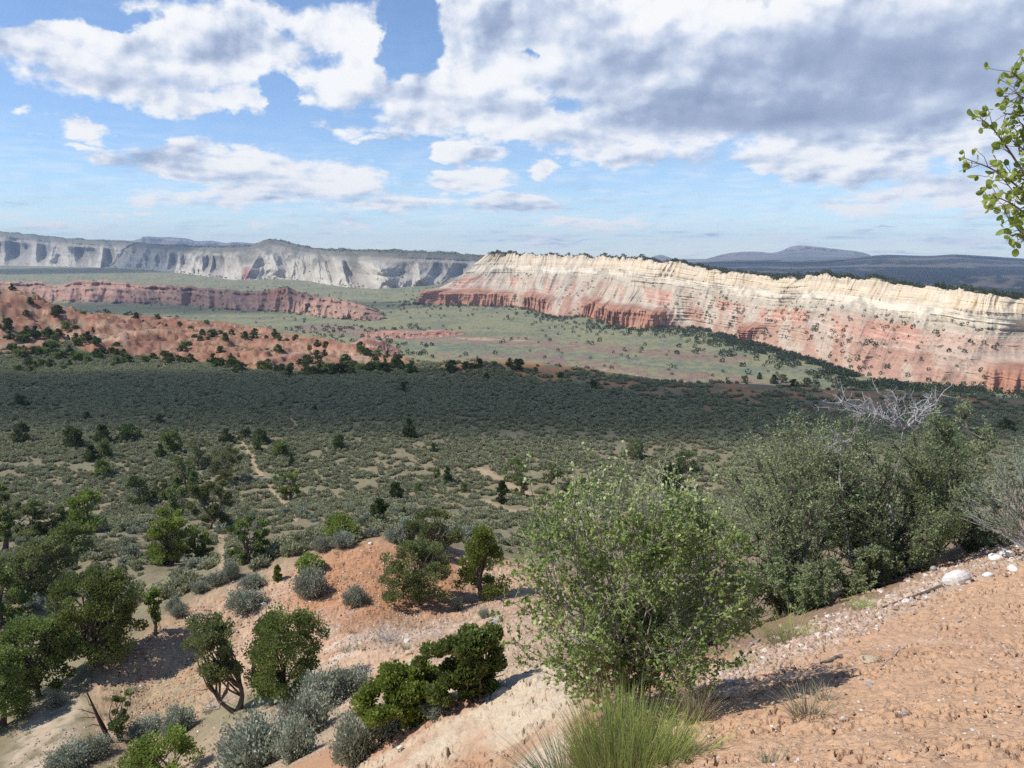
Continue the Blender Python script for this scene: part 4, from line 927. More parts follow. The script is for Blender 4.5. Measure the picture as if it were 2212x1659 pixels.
rng = np.random.default_rng(78); pts = []; hs = []
add_pts(from_surface(mX, mY, mZ, mH, 26000, lambda h, s, P: np.where(h < .66, .12 + .5 * (fbm(P[:, 0] / 40, P[:, 1] / 40, 3, 26) > -.02), .05 * (h < 1)) * (1 - hoodmask(s)), 0), .5, 1.5)
a = rng.uniform(-.5, .62, 15000); r = np.exp(rng.uniform(math.log(430), math.log(1500), 15000)); x = r * np.sin(a); y = r * np.cos(a)
ok = (r > np.interp(a, _EAZ, _ED) * 1.5) & (fbm(x / 45, y / 45, 3, 24) > -.1); a_ = rng.uniform(-.6, -.1, 9000); r_ = rng.uniform(260, 600, 9000); okb = red_mask(r_ * np.sin(a_), r_ * np.cos(a_)) * (fbm(r_ * np.sin(a_) / 14, r_ * np.cos(a_) / 14, 3, 27) > -.05) > .4; x = np.concatenate([x[ok], (r_ * np.sin(a_))[okb]]); y = np.concatenate([y[ok], (r_ * np.cos(a_))[okb]]); ok = np.ones(len(x), bool); add_pts(np.stack([x[ok], y[ok], smooth_z(x[ok], y[ok])], 1), .5, 1.2)
ALL2 = np.concatenate(pts); link('distant_scrub', scatter_tree_mesh(ALL2, np.concatenate(hs), 9, 10).mesh('distant_scrub', L_OLV), kind='stuff', label='low scrub dotted over the plain and the slopes of the mesa')
# ------------------------------------------------------------------ sagebrush
def sage_mesh(seed, nst, nlf, ll, leafm, w=1.0, h=.62, dome=.5):
    rng = np.random.default_rng(seed); lf = MB(); wd = MB()
    a = rng.uniform(0, 6.283, nst); e = np.arcsin(rng.uniform(.05, 1, nst)); q = rng.uniform(.75, 1.05, nst) * (1 + .15 * np.sin(3 * a + seed) + .1 * np.sin(5 * a + 2 * seed))
    tip = np.stack([np.cos(a) * np.cos(e) * w * .5 * q, np.sin(a) * np.cos(e) * w * .5 * q, .08 + (np.sin(e) * .85 + .12) * h * q * rng.uniform(.8, 1.12, nst)], 1)
    base = np.stack([np.cos(a) * .06 * w, np.sin(a) * .06 * w, np.full(nst, -.05)], 1)
    for i in range(0, nst, max(1, nst // 26)): wd.tube(bend(base[i], tip[i] * .92, rng, 4, .1), np.linspace(.022 * w, .006 * w, 4), 4)
    n = nst * nlf; d = unit(tip - np.array([0, 0, .05])); k = rng.beta(4, 1.6, (nst, nlf, 1))
    CC0 = None; C = (base[:, None] * (1 - k) + tip[:, None] * k + rng.normal(size=(nst, nlf, 3)) * .045 * w).reshape(-1, 3); C[:, 2] = np.maximum(C[:, 2], .02)
    o = unit(np.repeat(d, nlf, 0) + np.array([0, 0, .55]) + rng.normal(size=(n, 3)) * .45)
    U = o * ll * rng.uniform(.6, 1.3, (n, 1)); V = unit(np.cross(o, rdir(rng, n) * .8 + np.repeat(d, nlf, 0) * .6 + np.array([-.2, -.1, .5]))) * ll * rng.uniform(.45, .75, (n, 1))
    T = np.clip(np.repeat(rng.uniform(.25, .8, nst), nlf) + rng.normal(size=n) * .15, 0, 1)
    lf.cards(C, U, V, T); return lf.mesh('sage_foliage', leafm), wd.mesh('sage_stems', B_TWIG)
SAGE_NEAR = [sage_mesh(4000 + i, 150, 34, .026, L_SAGE) for i in range(4)]
SAGE_MID = [sage_mesh(4100 + i, 60, 20, .06, L_SAGE) for i in range(3)]
SAGEH = [  # x, y, h, w, label, grey (dead) share
    (672, 1288, 68, 82, 'large grey green sagebrush under a small bright juniper on the mound'), (530, 1314, 46, 84, 'wide low sagebrush on the left shoulder of the mound'), (545, 1268, 30, 58, 'smaller sagebrush just above the wide low one'),
    (768, 1307, 46, 62, 'grey twiggy sagebrush in the red hollow of the mound'), (987, 1318, 30, 32, 'small silvery sagebrush between the two junipers on the mound'), (1046, 1335, 26, 26, 'tiny silvery sagebrush below the cone shaped juniper'),
    (560, 1655, 110, 180, 'biggest silver sagebrush at the bottom of the draw'), (640, 1640, 95, 90, 'right hand lobe of silver sagebrush beside the biggest one'), (388, 1584, 62, 66, 'dense upright sagebrush beside the low spreading one'), (315, 1590, 36, 88, 'low spreading sagebrush right of the charred snag'), (372, 1598, 44, 42, 'round sagebrush in front of the dense upright one'),
    (120, 1526, 32, 42, 'lone round sagebrush low on the left edge of the spur'), (755, 1500, 62, 86, 'shaded sagebrush behind the young pinyon'), (765, 1650, 120, 100, 'tall sagebrush left of the cream mound'), (835, 1592, 78, 96, 'sagebrush under the young pinyon at the edge of the cream mound'),
    (700, 1525, 85, 110, 'ragged grey sagebrush between the pinyon and the large juniper'), (660, 1590, 95, 120, 'twiggy blue grey sagebrush above the biggest silver one'), (697, 1190, 38, 48, 'pale sagebrush on the left crest of the red mound'), (742, 1180, 38, 56, 'pale sagebrush on the crest beside its twin'), (858, 1170, 36, 54, 'pale sagebrush at the right crest of the red mound'),
    (150, 1660, 48, 84, 'sagebrush at the very bottom left'), (205, 1632, 40, 70, 'soft green rabbit brush below the charred snag'), (432, 1278, 26, 38, 'small sagebrush on the far left slope of the spur'), (378, 1318, 32, 36, 'grey sagebrush left of the small dead shrub'), (500, 1250, 46, 40, 'upright sagebrush on the rim above the path'), (470, 1262, 30, 46, 'pale sagebrush left of the upright one'),
    (945, 1545, 34, 70, 'pale brush on the rim of the cream mound'), (385, 1330, 28, 34, 'sagebrush below the juniper sapling'),
]
for i, (x, y, hh, ww, lab) in enumerate(SAGEH):
    p = place(x, y); w = metres(p, ww); h = metres(p, hh); f_, s_ = SAGE_NEAR[i % 4]
    o = plant('sagebrush', [('foliage', f_), ('stems', s_)], p, i * 1.7, (w * .95, w * .95, h / .72), label=lab, category='shrub', group='sagebrush on the spur')
# bushes in the draws behind, and on the flat
rng = np.random.default_rng(31)
cx = []
for _ in range(4000):
    px = rng.uniform(-20, 620); py = rng.uniform(505, 640)
    if py > 545 + .0 * px and px > 250: continue
    q = hit(px, py)
    if q.y < 44 or q.y > 100: continue
    cx.append(q)
    if len(cx) >= 110: break
for q in cx:
    w = rng.uniform(.7, 1.5); k = rng.integers(0, 3); f_, s_ = SAGE_MID[k]
    o = link('sagebrush', f_, None, q, label='grey green sagebrush in the draw behind the spur', category='shrub', group='sagebrush in the draw'); o.scale = (w, w, w * rng.uniform(.8, 1.3)); o.rotation_euler.z = rng.uniform(0, 6.28)
def sage_ok(x, y, thr):
    r = np.hypot(x, y); z = smooth_z(x, y); px, py = proj(x, y, z)
    pw = path_w(px, py)
    den = fbm(x / 14, y / 14, 4, 131) + .9 * fbm(x / 3.2, y / 3.2, 2, 132)
    lim = np.interp(r, [60, 90, 125, 165, 200], [.0, -.10, -.20, -.28, -.40]) + np.where((px < 330) & (r < 105), .05, 0)
    E = np.interp(np.arctan2(x, y), _EAZ, _ED); edge = np.maximum(0, (r - (E - 30)) / 30) * .7
    hill = np.exp(-(((x + 245) / 85) ** 2 + ((y - 330) / 66) ** 2))
    return (pw < .3) & (den > lim + edge + hill) & (red_mask(x, y) < .4) & (r < E * 1.08) & ((r > 62) | ((py < RIDGE(px) - 2) & (r > 45))), z
N = 230000
a = rng.uniform(-.70, .70, N); r = np.sqrt(rng.uniform(45 ** 2, 420 ** 2, N)); x = r * np.sin(a); y = r * np.cos(a)
ok, z = sage_ok(x, y, 0); x, y, z, r = x[ok], y[ok], z[ok], r[ok]
order = np.argsort(r); x, y, z, r = x[order], y[order], z[order], r[order]
SAGE_FLAT = [sage_mesh(4200 + i, 34, 9, .10, L_FLAT)[0] for i in range(4)]
srcs = []
inframe = [i for i in range(len(x)) if 0 < proj(x[i], y[i], z[i])[0] < 1024][:140]
for n_, i in enumerate(inframe):
    w = rng.uniform(.5, 1.0)
    o = link('sagebrush', SAGE_FLAT[n_ % 4], None, (x[i], y[i], z[i] - .03), label='low grey sagebrush at the near side of the sage flat', category='shrub', group='sagebrush on the flat')
    o.scale = (w, w, w * rng.uniform(.9, 1.3)); o.rotation_euler.z = rng.uniform(0, 6.28)
    if n_ < 4: srcs.append(o)
rest = np.ones(len(x), bool); rest[inframe] = False
P = np.stack([x[rest], y[rest], z[rest] - .03], 1)
me = bpy.data.meshes.new('sagebrush_cover'); me.vertices.add(len(P)); me.vertices.foreach_set('co', P.astype(np.float32).ravel())
sc_ = me.attributes.new('size', 'FLOAT', 'POINT'); sc_.data.foreach_set('value', (rng.uniform(.5, 1.0, len(P)) ** 1.5 * 1.65 * np.interp(np.hypot(P[:, 0], P[:, 1]), [60, 150, 300], [.60, .76, 1.1])).astype(np.float32))
ro_ = me.attributes.new('turn', 'FLOAT', 'POINT'); ro_.data.foreach_set('value', rng.uniform(0, 6.28, len(P)).astype(np.float32))
cover = link('sagebrush_cover', me, kind='stuff', label='low grey sagebrush covering the whole flat')
ng = bpy.data.node_groups.new('scatter', 'GeometryNodeTree')
ng.interface.new_socket('Geometry', in_out='INPUT', socket_type='NodeSocketGeometry'); ng.interface.new_socket('Geometry', in_out='OUTPUT', socket_type='NodeSocketGeometry')
gi = ng.nodes.new('NodeGroupInput'); go = ng.nodes.new('NodeGroupOutput'); jn = ng.nodes.new('GeometryNodeJoinGeometry'); ip = ng.nodes.new('GeometryNodeInstanceOnPoints')
for s_ in srcs:
    q = ng.nodes.new('GeometryNodeObjectInfo'); q.inputs['Object'].default_value = s_; q.inputs['As Instance'].default_value = True; q.transform_space = 'ORIGINAL'; ng.links.new(q.outputs['Geometry'], jn.inputs[0])
ip.inputs['Pick Instance'].default_value = True
na = ng.nodes.new('GeometryNodeInputNamedAttribute'); na.data_type = 'FLOAT'; na.inputs['Name'].default_value = 'size'
nb = ng.nodes.new('GeometryNodeInputNamedAttribute'); nb.data_type = 'FLOAT'; nb.inputs['Name'].default_value = 'turn'
cxz = ng.nodes.new('ShaderNodeCombineXYZ'); ng.links.new(nb.outputs['Attribute'], cxz.inputs[2])
ng.links.new(gi.outputs[0], ip.inputs['Points']); ng.links.new(jn.outputs[0], ip.inputs['Instance']); ng.links.new(na.outputs['Attribute'], ip.inputs['Scale']); ng.links.new(cxz.outputs[0], ip.inputs['Rotation']); ng.links.new(ip.outputs[0], go.inputs[0])
md = cover.modifiers.new('scatter', 'NODES'); md.node_group = ng
print('sage', len(P), 'junipers', len(HERO) + len(jspots), 'far junipers', len(ALL))
# ------------------------------------------------------------------ leafy shrubs close by
def bush_meshes(seed, w, d, h, nstem, nside, ntwig, nleaf, ll, lw, sr, leafm, barkm, zc=.56, shoots=0, shape='leaf', twig_r=.0022, lean=(0, 0), fill=.55, name='shrub'):
    rng = np.random.default_rng(seed); lf = MB(); wd = MB()
    Cc, Uu, Vv, Tt = [], [], [], []
    ctr = np.array([lean[0], lean[1], zc * h]); rad = np.array([w / 2, d / 2, h * (1 - zc)])
    def clampz(p): p[2] = max(p[2], .05); return p
    def leaves_on(p, n, spread, tb):
        k = rng.uniform(.25, 1.02, n); i = np.clip(k * (len(p) - 1), 0, len(p) - 1.001); a = i.astype(int); q = p[a] + (p[a + 1] - p[a]) * (i - a)[:, None]
        ax = unit(p[-1] - p[0]); o = unit(ax * .45 + rng.normal(size=(n, 3)) * .75 + np.array([0, 0, .25]))
        L = ll * rng.uniform(.6, 1.15, (n, 1)); Cc.append(q + o * (L * .9 + spread * rng.uniform(0, 1, (n, 1)))); Uu.append(o * L)
        Vv.append(unit(np.cross(o, rng.normal(size=(n, 3)) * .75 + np.array([-.45, -.3, .8]))) * (L * lw)); Tt.append(np.clip(tb + rng.normal(size=n) * .2, 0, 1))
    for i in range(nstem):
        dr = rdir(rng, 1)[0]; dr[2] = abs(dr[2]) * 1.1 + rng.uniform(-.35, .25); dr = unit(dr)
        end = ctr + dr * rad * rng.uniform(.62, 1.08); clampz(end)
        b = np.array([rng.normal() * w * .05, rng.normal() * d * .05, -.08])
        p = bend(b, end, rng, 9, .09, .06); tb0 = rng.uniform(.3, .65)
        wd.tube(p, np.linspace(sr * rng.uniform(.6, 1.1), sr * .14 + twig_r, 9), 5, rng.uniform(.2, .8))
        for j in range(nside):
            k = rng.integers(2, 9); s0 = p[k - 1] if k < 9 else p[-1]
            e = s0 + (rdir(rng, 1)[0] * .8 + dr * .7 + np.array([0, 0, .25])) * rng.uniform(.2, .5) * min(w, h) * fill
            rel = (e - ctr) / rad; m = np.linalg.norm(rel)
            if m > 1.03: e = ctr + rel / m * rad * 1.03
            clampz(e); sp = bend(s0, e, rng, 5, .12); wd.tube(sp, np.linspace(sr * .28 + twig_r, twig_r, 5), 4, rng.uniform(.2, .8)); tb = np.clip(tb0 + rng.normal() * .14, 0, 1)
            leaves_on(sp, max(2, nleaf // 2), ll * .4, tb)
            for q in range(ntwig):
                t0 = sp[rng.integers(1, 5)]; te = t0 + (rdir(rng, 1)[0] + dr * .5 + np.array([0, 0, .3])) * rng.uniform(.06, .17) * min(w, h) * .8
                rel = (te - ctr) / rad; m = np.linalg.norm(rel)
                if m > 1.1: te = ctr + rel / m * rad * 1.1
                tw = bend(t0, clampz(te), rng, 3, .1); wd.tube(tw, np.linspace(twig_r * 1.2, twig_r * .7, 3), 3, rng.uniform(.2, .9)); leaves_on(tw, nleaf, ll * .5, tb)
    for i in range(shoots):
        a = rng.uniform(0, 6.283); s0 = ctr + rad * np.array([math.cos(a) * rng.uniform(0, .8), math.sin(a) * .5, .62]); e = s0 + np.array([math.cos(a) * .14 + rng.normal() * .06, rng.normal() * .08, 1]) * rng.uniform(.22, .62)
        sp = bend(s0, e, rng, 6, .05); wd.tube(sp, np.linspace(twig_r * 1.6, twig_r * .8, 6), 3, .8); leaves_on(sp, 11, ll * .3, .85)
        for q in range(4):
            t0 = sp[rng.integers(1, 5)]; tw = bend(t0, t0 + np.array([rng.normal() * .08, rng.normal() * .08, rng.uniform(.02, .10)]), rng, 3, .05); wd.tube(tw, [twig_r, twig_r, twig_r * .6], 3, .8); leaves_on(tw, 3, ll * .3, .9)
    lf.cards(np.concatenate(Cc), np.concatenate(Uu), np.concatenate(Vv), np.concatenate(Tt), shape)
    return [('stems', wd.mesh(name + '_stems', barkm, False)), ('foliage', lf.mesh(name + '_foliage', leafm))]
def spot(px, d):
    x = float(ray(px, 500)[0]) * d; return Vector((x, d, gz(x, d) - .03))

p = hit(632, 706)
plant('serviceberry_bush', bush_meshes(5001, 2.05, 1.7, 1.95, 24, 14, 7, 13, .0148, .76, .010, L_SERV, B_TWIG, .53, 60, 'leaf', .0026, (-.08, 0), .6, 'serviceberry'), p, 0, 1, label='big bright green round leaved bush with pale twigs in the foreground', category='bush')
p = spot(795, 13.8); hT = at(795, 405, 13.8).z - p.z
plant('mountain_shrub', bush_meshes(5011, 2.9, 2.3, hT, 13, 23, 10, 13, .025, .46, .045, L_MAHO, B_DARK, .58, 0, 'diamond', .0028, (-.05, 0), .62, 'tall_shrub'), p, 0, 1, label='tall olive grey shrub with several dark trunks on the slope edge', category='bush')
p = spot(885, 14.2); hT = at(885, 412, 14.2).z - p.z
plant('mountain_shrub', bush_meshes(5012, 2.8, 2.4, hT, 14, 25, 10, 13, .025, .46, .045, L_MAHO2, B_DARK, .56, 0, 'diamond', .0028, (.1, 0), .62, 'tall_shrub'), p, 0, 1, label='taller greener shrub behind the gravel edge, under white dead branches', category='bush')
p = spot(940, 15.2); hT = at(945, 400, 15.2).z - p.z
plant('mountain_shrub', bush_meshes(5013, 1.5, 1.6, hT, 9, 18, 10, 14, .026, .5, .035, L_MAHO, B_DARK, .66, 0, 'diamond', .0028, (.15, 0), .6, 'tall_shrub'), p, 0, 1, label='yellowish shrub lobe at the right of the taller green shrub', category='bush')
for px, d, w, h, lf, lab in ((742, 13.2, 1.5, 1.2, L_MAHO, 'low grey green shrub at the foot of the olive grey shrub'), (812, 12.4, 1.25, 1.15, L_MAHO2, 'low green shrub in front of the dark trunks'), (700, 12.0, 1.3, .9, L_MAHO, 'low bushy shrub beside the right side of the serviceberry'), (975, 14.6, 1.5, 1.3, L_MAHO2, 'small shrub between the tall shrubs and the wispy grey bush'), (690, 16.5, 1.8, 1.9, L_MAHO, 'grey shrub behind the serviceberry at its right'), (862, 13.0, 1.4, .9, L_MAHO, 'low dark shrub under the taller greener shrub')):
    plant('low_shrub', bush_meshes(int(px * 7 + 1), w, w * .9, h, 9, 14, 8, 11, .024, .5, .014, lf, B_DARK, .5, 0, 'diamond', .0035, (0, 0), .6, 'low_shrub'), spot(px, d), 0, 1, label=lab, category='shrub')

def dead_meshes(seed, L, n, spread=1.0, r0=.02, up=.5, mat=None, droop=0, tw=6):
    rng = np.random.default_rng(seed); m = MB()
    for i in range(n):
        a = rng.uniform(0, 6.283); e = np.array([math.cos(a) * spread, math.sin(a) * spread, rng.uniform(.1, 1) * up]) * L * rng.uniform(.6, 1)
        p = bend((0, 0, -.04), e, rng, 7, .13, droop); m.tube(p, np.linspace(r0, r0 * .2, 7), 5)
        for j in range(tw):
            s = p[rng.integers(2, 7)]; q = bend(s, s + (unit(e) * .6 + rdir(rng, 1)[0] * .7 + np.array([0, 0, .15])) * L * rng.uniform(.15, .4), rng, 4, .15); m.tube(q, np.linspace(r0 * .4, r0 * .1, 4), 4)
            for k in range(3):
                s2 = q[rng.integers(1, 4)]; m.tube(bend(s2, s2 + (rdir(rng, 1)[0] + unit(e) * .4) * L * rng.uniform(.06, .18), rng, 3, .1), [r0 * .18, r0 * .13, r0 * .08], 3)
    return m.mesh('dead_wood', mat or B_GREY)
def dead(name, px, py, size_px, n, label, seed, **k):
    p = hit(px, py); L = metres(p, size_px / D2 * 1.0) ; o = link(name, dead_meshes(seed, L, n, **k), None, p, label=label, category=k.get('cat', 'dead shrub') if False else 'dead shrub'); return o
dead('dead_shrub', 389, 640, 17, 16, 'grey skeleton of a dead sagebrush on the gravelly red slope', 61, r0=.018, up=.9)
dead('dead_shrub', 207, 632, 18, 12, 'dead grey sagebrush on the crest of the spur above the leaning juniper', 62, r0=.015, up=.7)
dead('dead_shrub', 198, 620, 14, 9, 'small dead grey shrub beside the larger dead sagebrush', 63, r0=.013, up=.8)
dead('dead_shrub', 218, 706, 17, 10, 'bleached dead roots at the foot of the gnarled juniper', 64, r0=.03, up=.45)
dead('dead_shrub', 345, 562, 14, 4, 'fallen grey branch on top of the red mound', 65, r0=.016, up=.2)
dead('dead_shrub', 715, 640, 34, 16, 'tangle of dead grey twigs beside the low shrubs', 66, r0=.012, up=.9)
dead('dead_shrub', 440, 640, 8, 5, 'small bare dead twig bush near the fallen log', 67, r0=.012, up=.8)
# white dead branches over the tall shrubs
m = MB(); rng = np.random.default_rng(9); root = at(903, 430, 14.3)
def limb(a, b, r, n, L):
    p = bend(a, b, rng, 8, .08); m.tube(p, np.linspace(r, r * .25, 8), 5)
    for i in range(n):
        s = p[rng.integers(2, 8)]; q = bend(s, s + (unit(np.array(b) - np.array(a)) * .7 + rdir(rng, 1)[0] * .8) * L * rng.uniform(.5, 1), rng, 4, .14); m.tube(q, np.linspace(r * .45, r * .12, 4), 4)
        for k in range(4):
            s2 = q[rng.integers(1, 4)]; m.tube(bend(s2, s2 + rdir(rng, 1)[0] * L * rng.uniform(.2, .5), rng, 3, .12), [r * .2, r * .15, r * .1], 3)
limb(at(906, 600, 14.2), root, .05, 0, .2)
for tgt in ((868, 412), (842, 402), (838, 410), (860, 400), (885, 398), (898, 396), (915, 403), (930, 398), (944, 391), (925, 412), (852, 418)): limb(root, at(*tgt, 14.3 + rng.normal() * .25), .022, 9, .38)
limb(at(850, 560, 13.7), at(845, 445, 13.6), .03, 0, .2)
for tgt in ((818, 437), (824, 446), (832, 432), (838, 452), (852, 430)): limb(at(845, 442, 13.6), at(*tgt, 13.5 + rng.normal() * .15), .012, 6, .2)
link('dead_branches', m.mesh('dead_branches', B_GREY), label='bleached white dead branches sticking out above the tall shrubs', category='dead branch')
# wispy silver bush at the right edge
def wispy(seed, w, h, n):
    rng = np.random.default_rng(seed); wd = MB(); lf = MB(); Cc, Uu, Vv, Tt = [], [], [], []
    for i in range(n):
        a = rng.uniform(0, 6.283); k = rng.uniform(.1, 1); e = np.array([math.cos(a) * w * .5 * k, math.sin(a) * w * .5 * k, h * (1.05 - .75 * k ** 1.6) * rng.uniform(.6, 1)])
        p = bend((rng.normal() * .05, rng.normal() * .05, -.05), e, rng, 8, .07, .14 * k); wd.tube(p, np.linspace(.010, .0022, 8), 4)
        for j in range(9):
            s = p[rng.integers(3, 8)]; q = bend(s, s + (unit(e) * .7 + rdir(rng, 1)[0] * .45 + np.array([0, 0, .25])) * rng.uniform(.12, .34), rng, 4, .08); wd.tube(q, np.linspace(.0035, .0014, 4), 3)
            nl = 24; u = rng.uniform(0, 3, nl); ii = np.minimum(u.astype(int), 2); c = q[ii] + (q[ii + 1] - q[ii]) * (u - ii)[:, None]; o = unit(unit(q[-1] - q[0]) + rng.normal(size=(nl, 3)) * .35)
            Cc.append(c + o * .012); Uu.append(o * .018); Vv.append(unit(np.cross(o, rng.normal(size=(nl, 3)))) * .008); Tt.append(rng.uniform(.1, 1, nl))
    lf.cards(np.concatenate(Cc), np.concatenate(Uu), np.concatenate(Vv), np.concatenate(Tt)); return [('stems', wd.mesh('wispy_stems', B_WISP)), ('foliage', lf.mesh('wispy_foliage', L_WISP))]
p = spot(1050, 12.2); plant('wispy_bush', wispy(71, 2.5, 1.9, 190), p, 0, 1, label='wispy silver grey bush with arching pale stems cut off by the right edge', category='bush')

# blade tufts: rabbitbrush and grasses
def blades(seed, n, w, h, bw, fan, mat, curve=.25, lo=.4):
    rng = np.random.default_rng(seed); V, Fc, T = [], [], []
    a = rng.uniform(0, 6.283, n); q = np.sqrt(rng.uniform(0, 1, n)); bx = np.cos(a) * q * w * .32; by = np.sin(a) * q * w * .32
    hh = h * rng.uniform(lo, 1, n); ox = np.cos(a) * q * w * fan + rng.normal(size=n) * .04; oy = np.sin(a) * q * w * fan + rng.normal(size=n) * .04
    tw = rng.uniform(0, 6.283, n); sx = np.cos(tw) * bw; sy = np.sin(tw) * bw; base = rng.uniform(0, .25, n); tip = rng.uniform(.55, 1, n); dead_ = rng.uniform(size=n) < .25
    for k, (u, wk) in enumerate(((0, 1), (.35, .9), (.7, .7), (1, .12))):
        cx = bx + ox * u ** (1 + curve * 3); cyy = by + oy * u ** (1 + curve * 3); cz = hh * u * (1 - curve * .3 * u) - .03
        V += [np.stack([cx - sx * wk, cyy - sy * wk, cz], 1), np.stack([cx + sx * wk, cyy + sy * wk, cz], 1)]; tt = np.where(dead_, base * .6, base + (tip - base) * min(1, u * 1.7)); T += [tt, tt]
    V = np.stack(V, 1); T = np.stack(T, 1); idx = np.arange(n)[:, None] * 8
    f = np.concatenate([idx + np.array([[2 * k, 2 * k + 1, 2 * k + 3, 2 * k + 2]]) for k in range(3)])
    return new_mesh('blades', V.reshape(-1, 3), [f], mat, {'tint': T.ravel()})
p = hit(636, 764); p = spot(634, p.y * .985)
link('rabbitbrush', blades(81, 2900, .98, .54, .0019, .17, L_RABB, .25, .12), None, p, label='lime green rabbitbrush at the bottom edge with grey lower stems', category='shrub')
p2_ = spot(575, p.y * 1.06); link('rabbitbrush', blades(82, 700, .75, .30, .0024, .42, L_WISP, .15, .3), None, p2_, label='low grey rabbitbrush left of the lime green one', category='shrub')
p3_ = spot(685, p.y * 1.0); link('rabbitbrush', blades(83, 420, .5, .28, .0024, .5, L_RABB, .2, .3), None, p3_, label='small pale rabbitbrush right of the lime green one', category='shrub')
for px, py, n, w, h, mt, lab in ((790, 642, 420, .8, .34, L_RABB, 'green rabbitbrush tuft at the gravel edge below the shrubs'), (865, 610, 260, .45, .20, L_RABB, 'small fresh green tuft beside the fallen branch'), (697, 722, 220, .28, .42, L_DRY, 'tall dry grass clump right of the rabbitbrush'), (808, 718, 240, .34, .20, L_DRY, 'flattened dry grass clump on the orange slope'), (826, 700, 110, .22, .14, L_DRY, 'small grey dead tuft above the flattened grass'), (772, 764, 60, .16, .10, L_WISP, 'bleached yucca like tuft at the bottom edge'), (868, 655, 40, .12, .08, L_DRY, 'tiny dry tuft beside a flat tan stone'), (742, 668, 120, .30, .22, L_RABB, 'leafy green sprig on the slope edge')):
    q = hit(px, py); link('grass_tuft', blades(int(px), n, w, h, .0026, .55, mt, .3, .35), None, q, label=lab, category='grass tuft')

TUFT = [blades(900 + i, 70, .30, .22, .004, .5, L_DRY if i < 2 else L_WISP, .3, .3) for i in range(4)]
rng = np.random.default_rng(55)
for k in range(190):
    px = rng.uniform(5, 560); py = rng.uniform(540, 760); q = hit(px, py)
    if 17 < q.y < 72:
        o = link('grass_tuft', TUFT[k % 4], None, q, label='small dry grass tuft on the spur and in the draw', category='grass tuft', group='dry tufts on the spur'); s_ = rng.uniform(.6, 1.5); o.scale = (s_, s_, s_); o.rotation_euler.z = k
# leafy tree reaching in at the top right; its trunk stands outside the frame
m = MB(); tw_ = MB(); lf = MB(); rng = np.random.default_rng(17); d0 = 2.35
g = Vector((1.98, 2.3, 0)); g.z = gz(g.x, g.y) - .1
tr = np.array([g, at(1108, 560, 2.35), at(1092, 380, 2.36), at(1080, 240, 2.35), at(1068, 90, 2.4), at(1052, -40, 2.4)]); tr = resample(tr, 24)
m.tube(tr, np.linspace(.03, .008, 24), 7)
Cc, Uu, Vv, Tt = [], [], [], []
BR = [[(1079, 235), (1040, 205), (1012, 182), (990, 168), (964, 158)], [(1079, 235), (1036, 190), (1010, 152), (994, 130), (980, 118)], [(1068, 120), (1045, 100), (1026, 84), (1012, 72)], [(1080, 260), (1036, 222), (1012, 204), (994, 196)], [(1084, 290), (1044, 250), (1024, 236), (1006, 214)], [(1075, 190), (1044, 165), (1024, 150), (1012, 140)], [(1066, 110), (1040, 112), (1020, 116), (1003, 113)], [(1082, 270), (1046, 242), (1030, 235), (1018, 240)], [(1076, 200), (1046, 178), (1026, 180), (1010, 172)], [(1079, 235), (1046, 214), (1026, 206), (1004, 180)], [(1064, 90), (1044, 78), (1032, 66)], [(1070, 130), (1048, 126), (1030, 130), (1020, 122)], [(1080, 250), (1050, 226), (1032, 216), (1014, 222)], [(1066, 100), (1040, 92), (1022, 98), (1014, 88)]]
for br in BR:
    dd = d0 + rng.normal() * .05; p = resample(np.array([np.array(at(a, b, dd + rng.normal() * .012)) for a, b in br]), 14); tw_.tube(p, np.linspace(.0045, .0012, 14), 5, .4)
    for k in range(3, 14):
        for j in range(2):
            s = p[k]; q = bend(s, s + (unit(p[-1] - p[0]) * .5 + rdir(rng, 1)[0]) * rng.uniform(.015, .05), rng, 3, .1); tw_.tube(q, [.0012, .001, .0008], 3, .4)
            n = rng.integers(1, 4); o = unit(rng.normal(size=(n, 3)) + unit(p[-1] - p[0]) * .5); L = rng.uniform(.007, .0135, (n, 1))
            Cc.append(q[-1] + o * L); Uu.append(o * L); Vv.append(unit(np.cross(o, rng.normal(size=(n, 3)) * .7 + np.array([-.8, -.5, .7]))) * L * rng.uniform(.65, .85, (n, 1))); Tt.append(np.clip(rng.normal(size=n) * .22 + .5, 0, 1))
lf.cards(np.concatenate(Cc), np.concatenate(Uu), np.concatenate(Vv), np.concatenate(Tt), 'leaf')
o = plant('leafy_tree', [], g, 0, 1, label='leafy branch with round bright leaves reaching in at the top right edge', category='tree')
for nm, me in (('trunk', m.mesh('tree_trunk', B_TWIG, True)), ('twigs', tw_.mesh('tree_twigs', B_DARK)), ('leaves', lf.mesh('tree_leaves', L_LIME))):
    c = link(nm, me, o); c.matrix_parent_inverse = Matrix.Translation(-g)

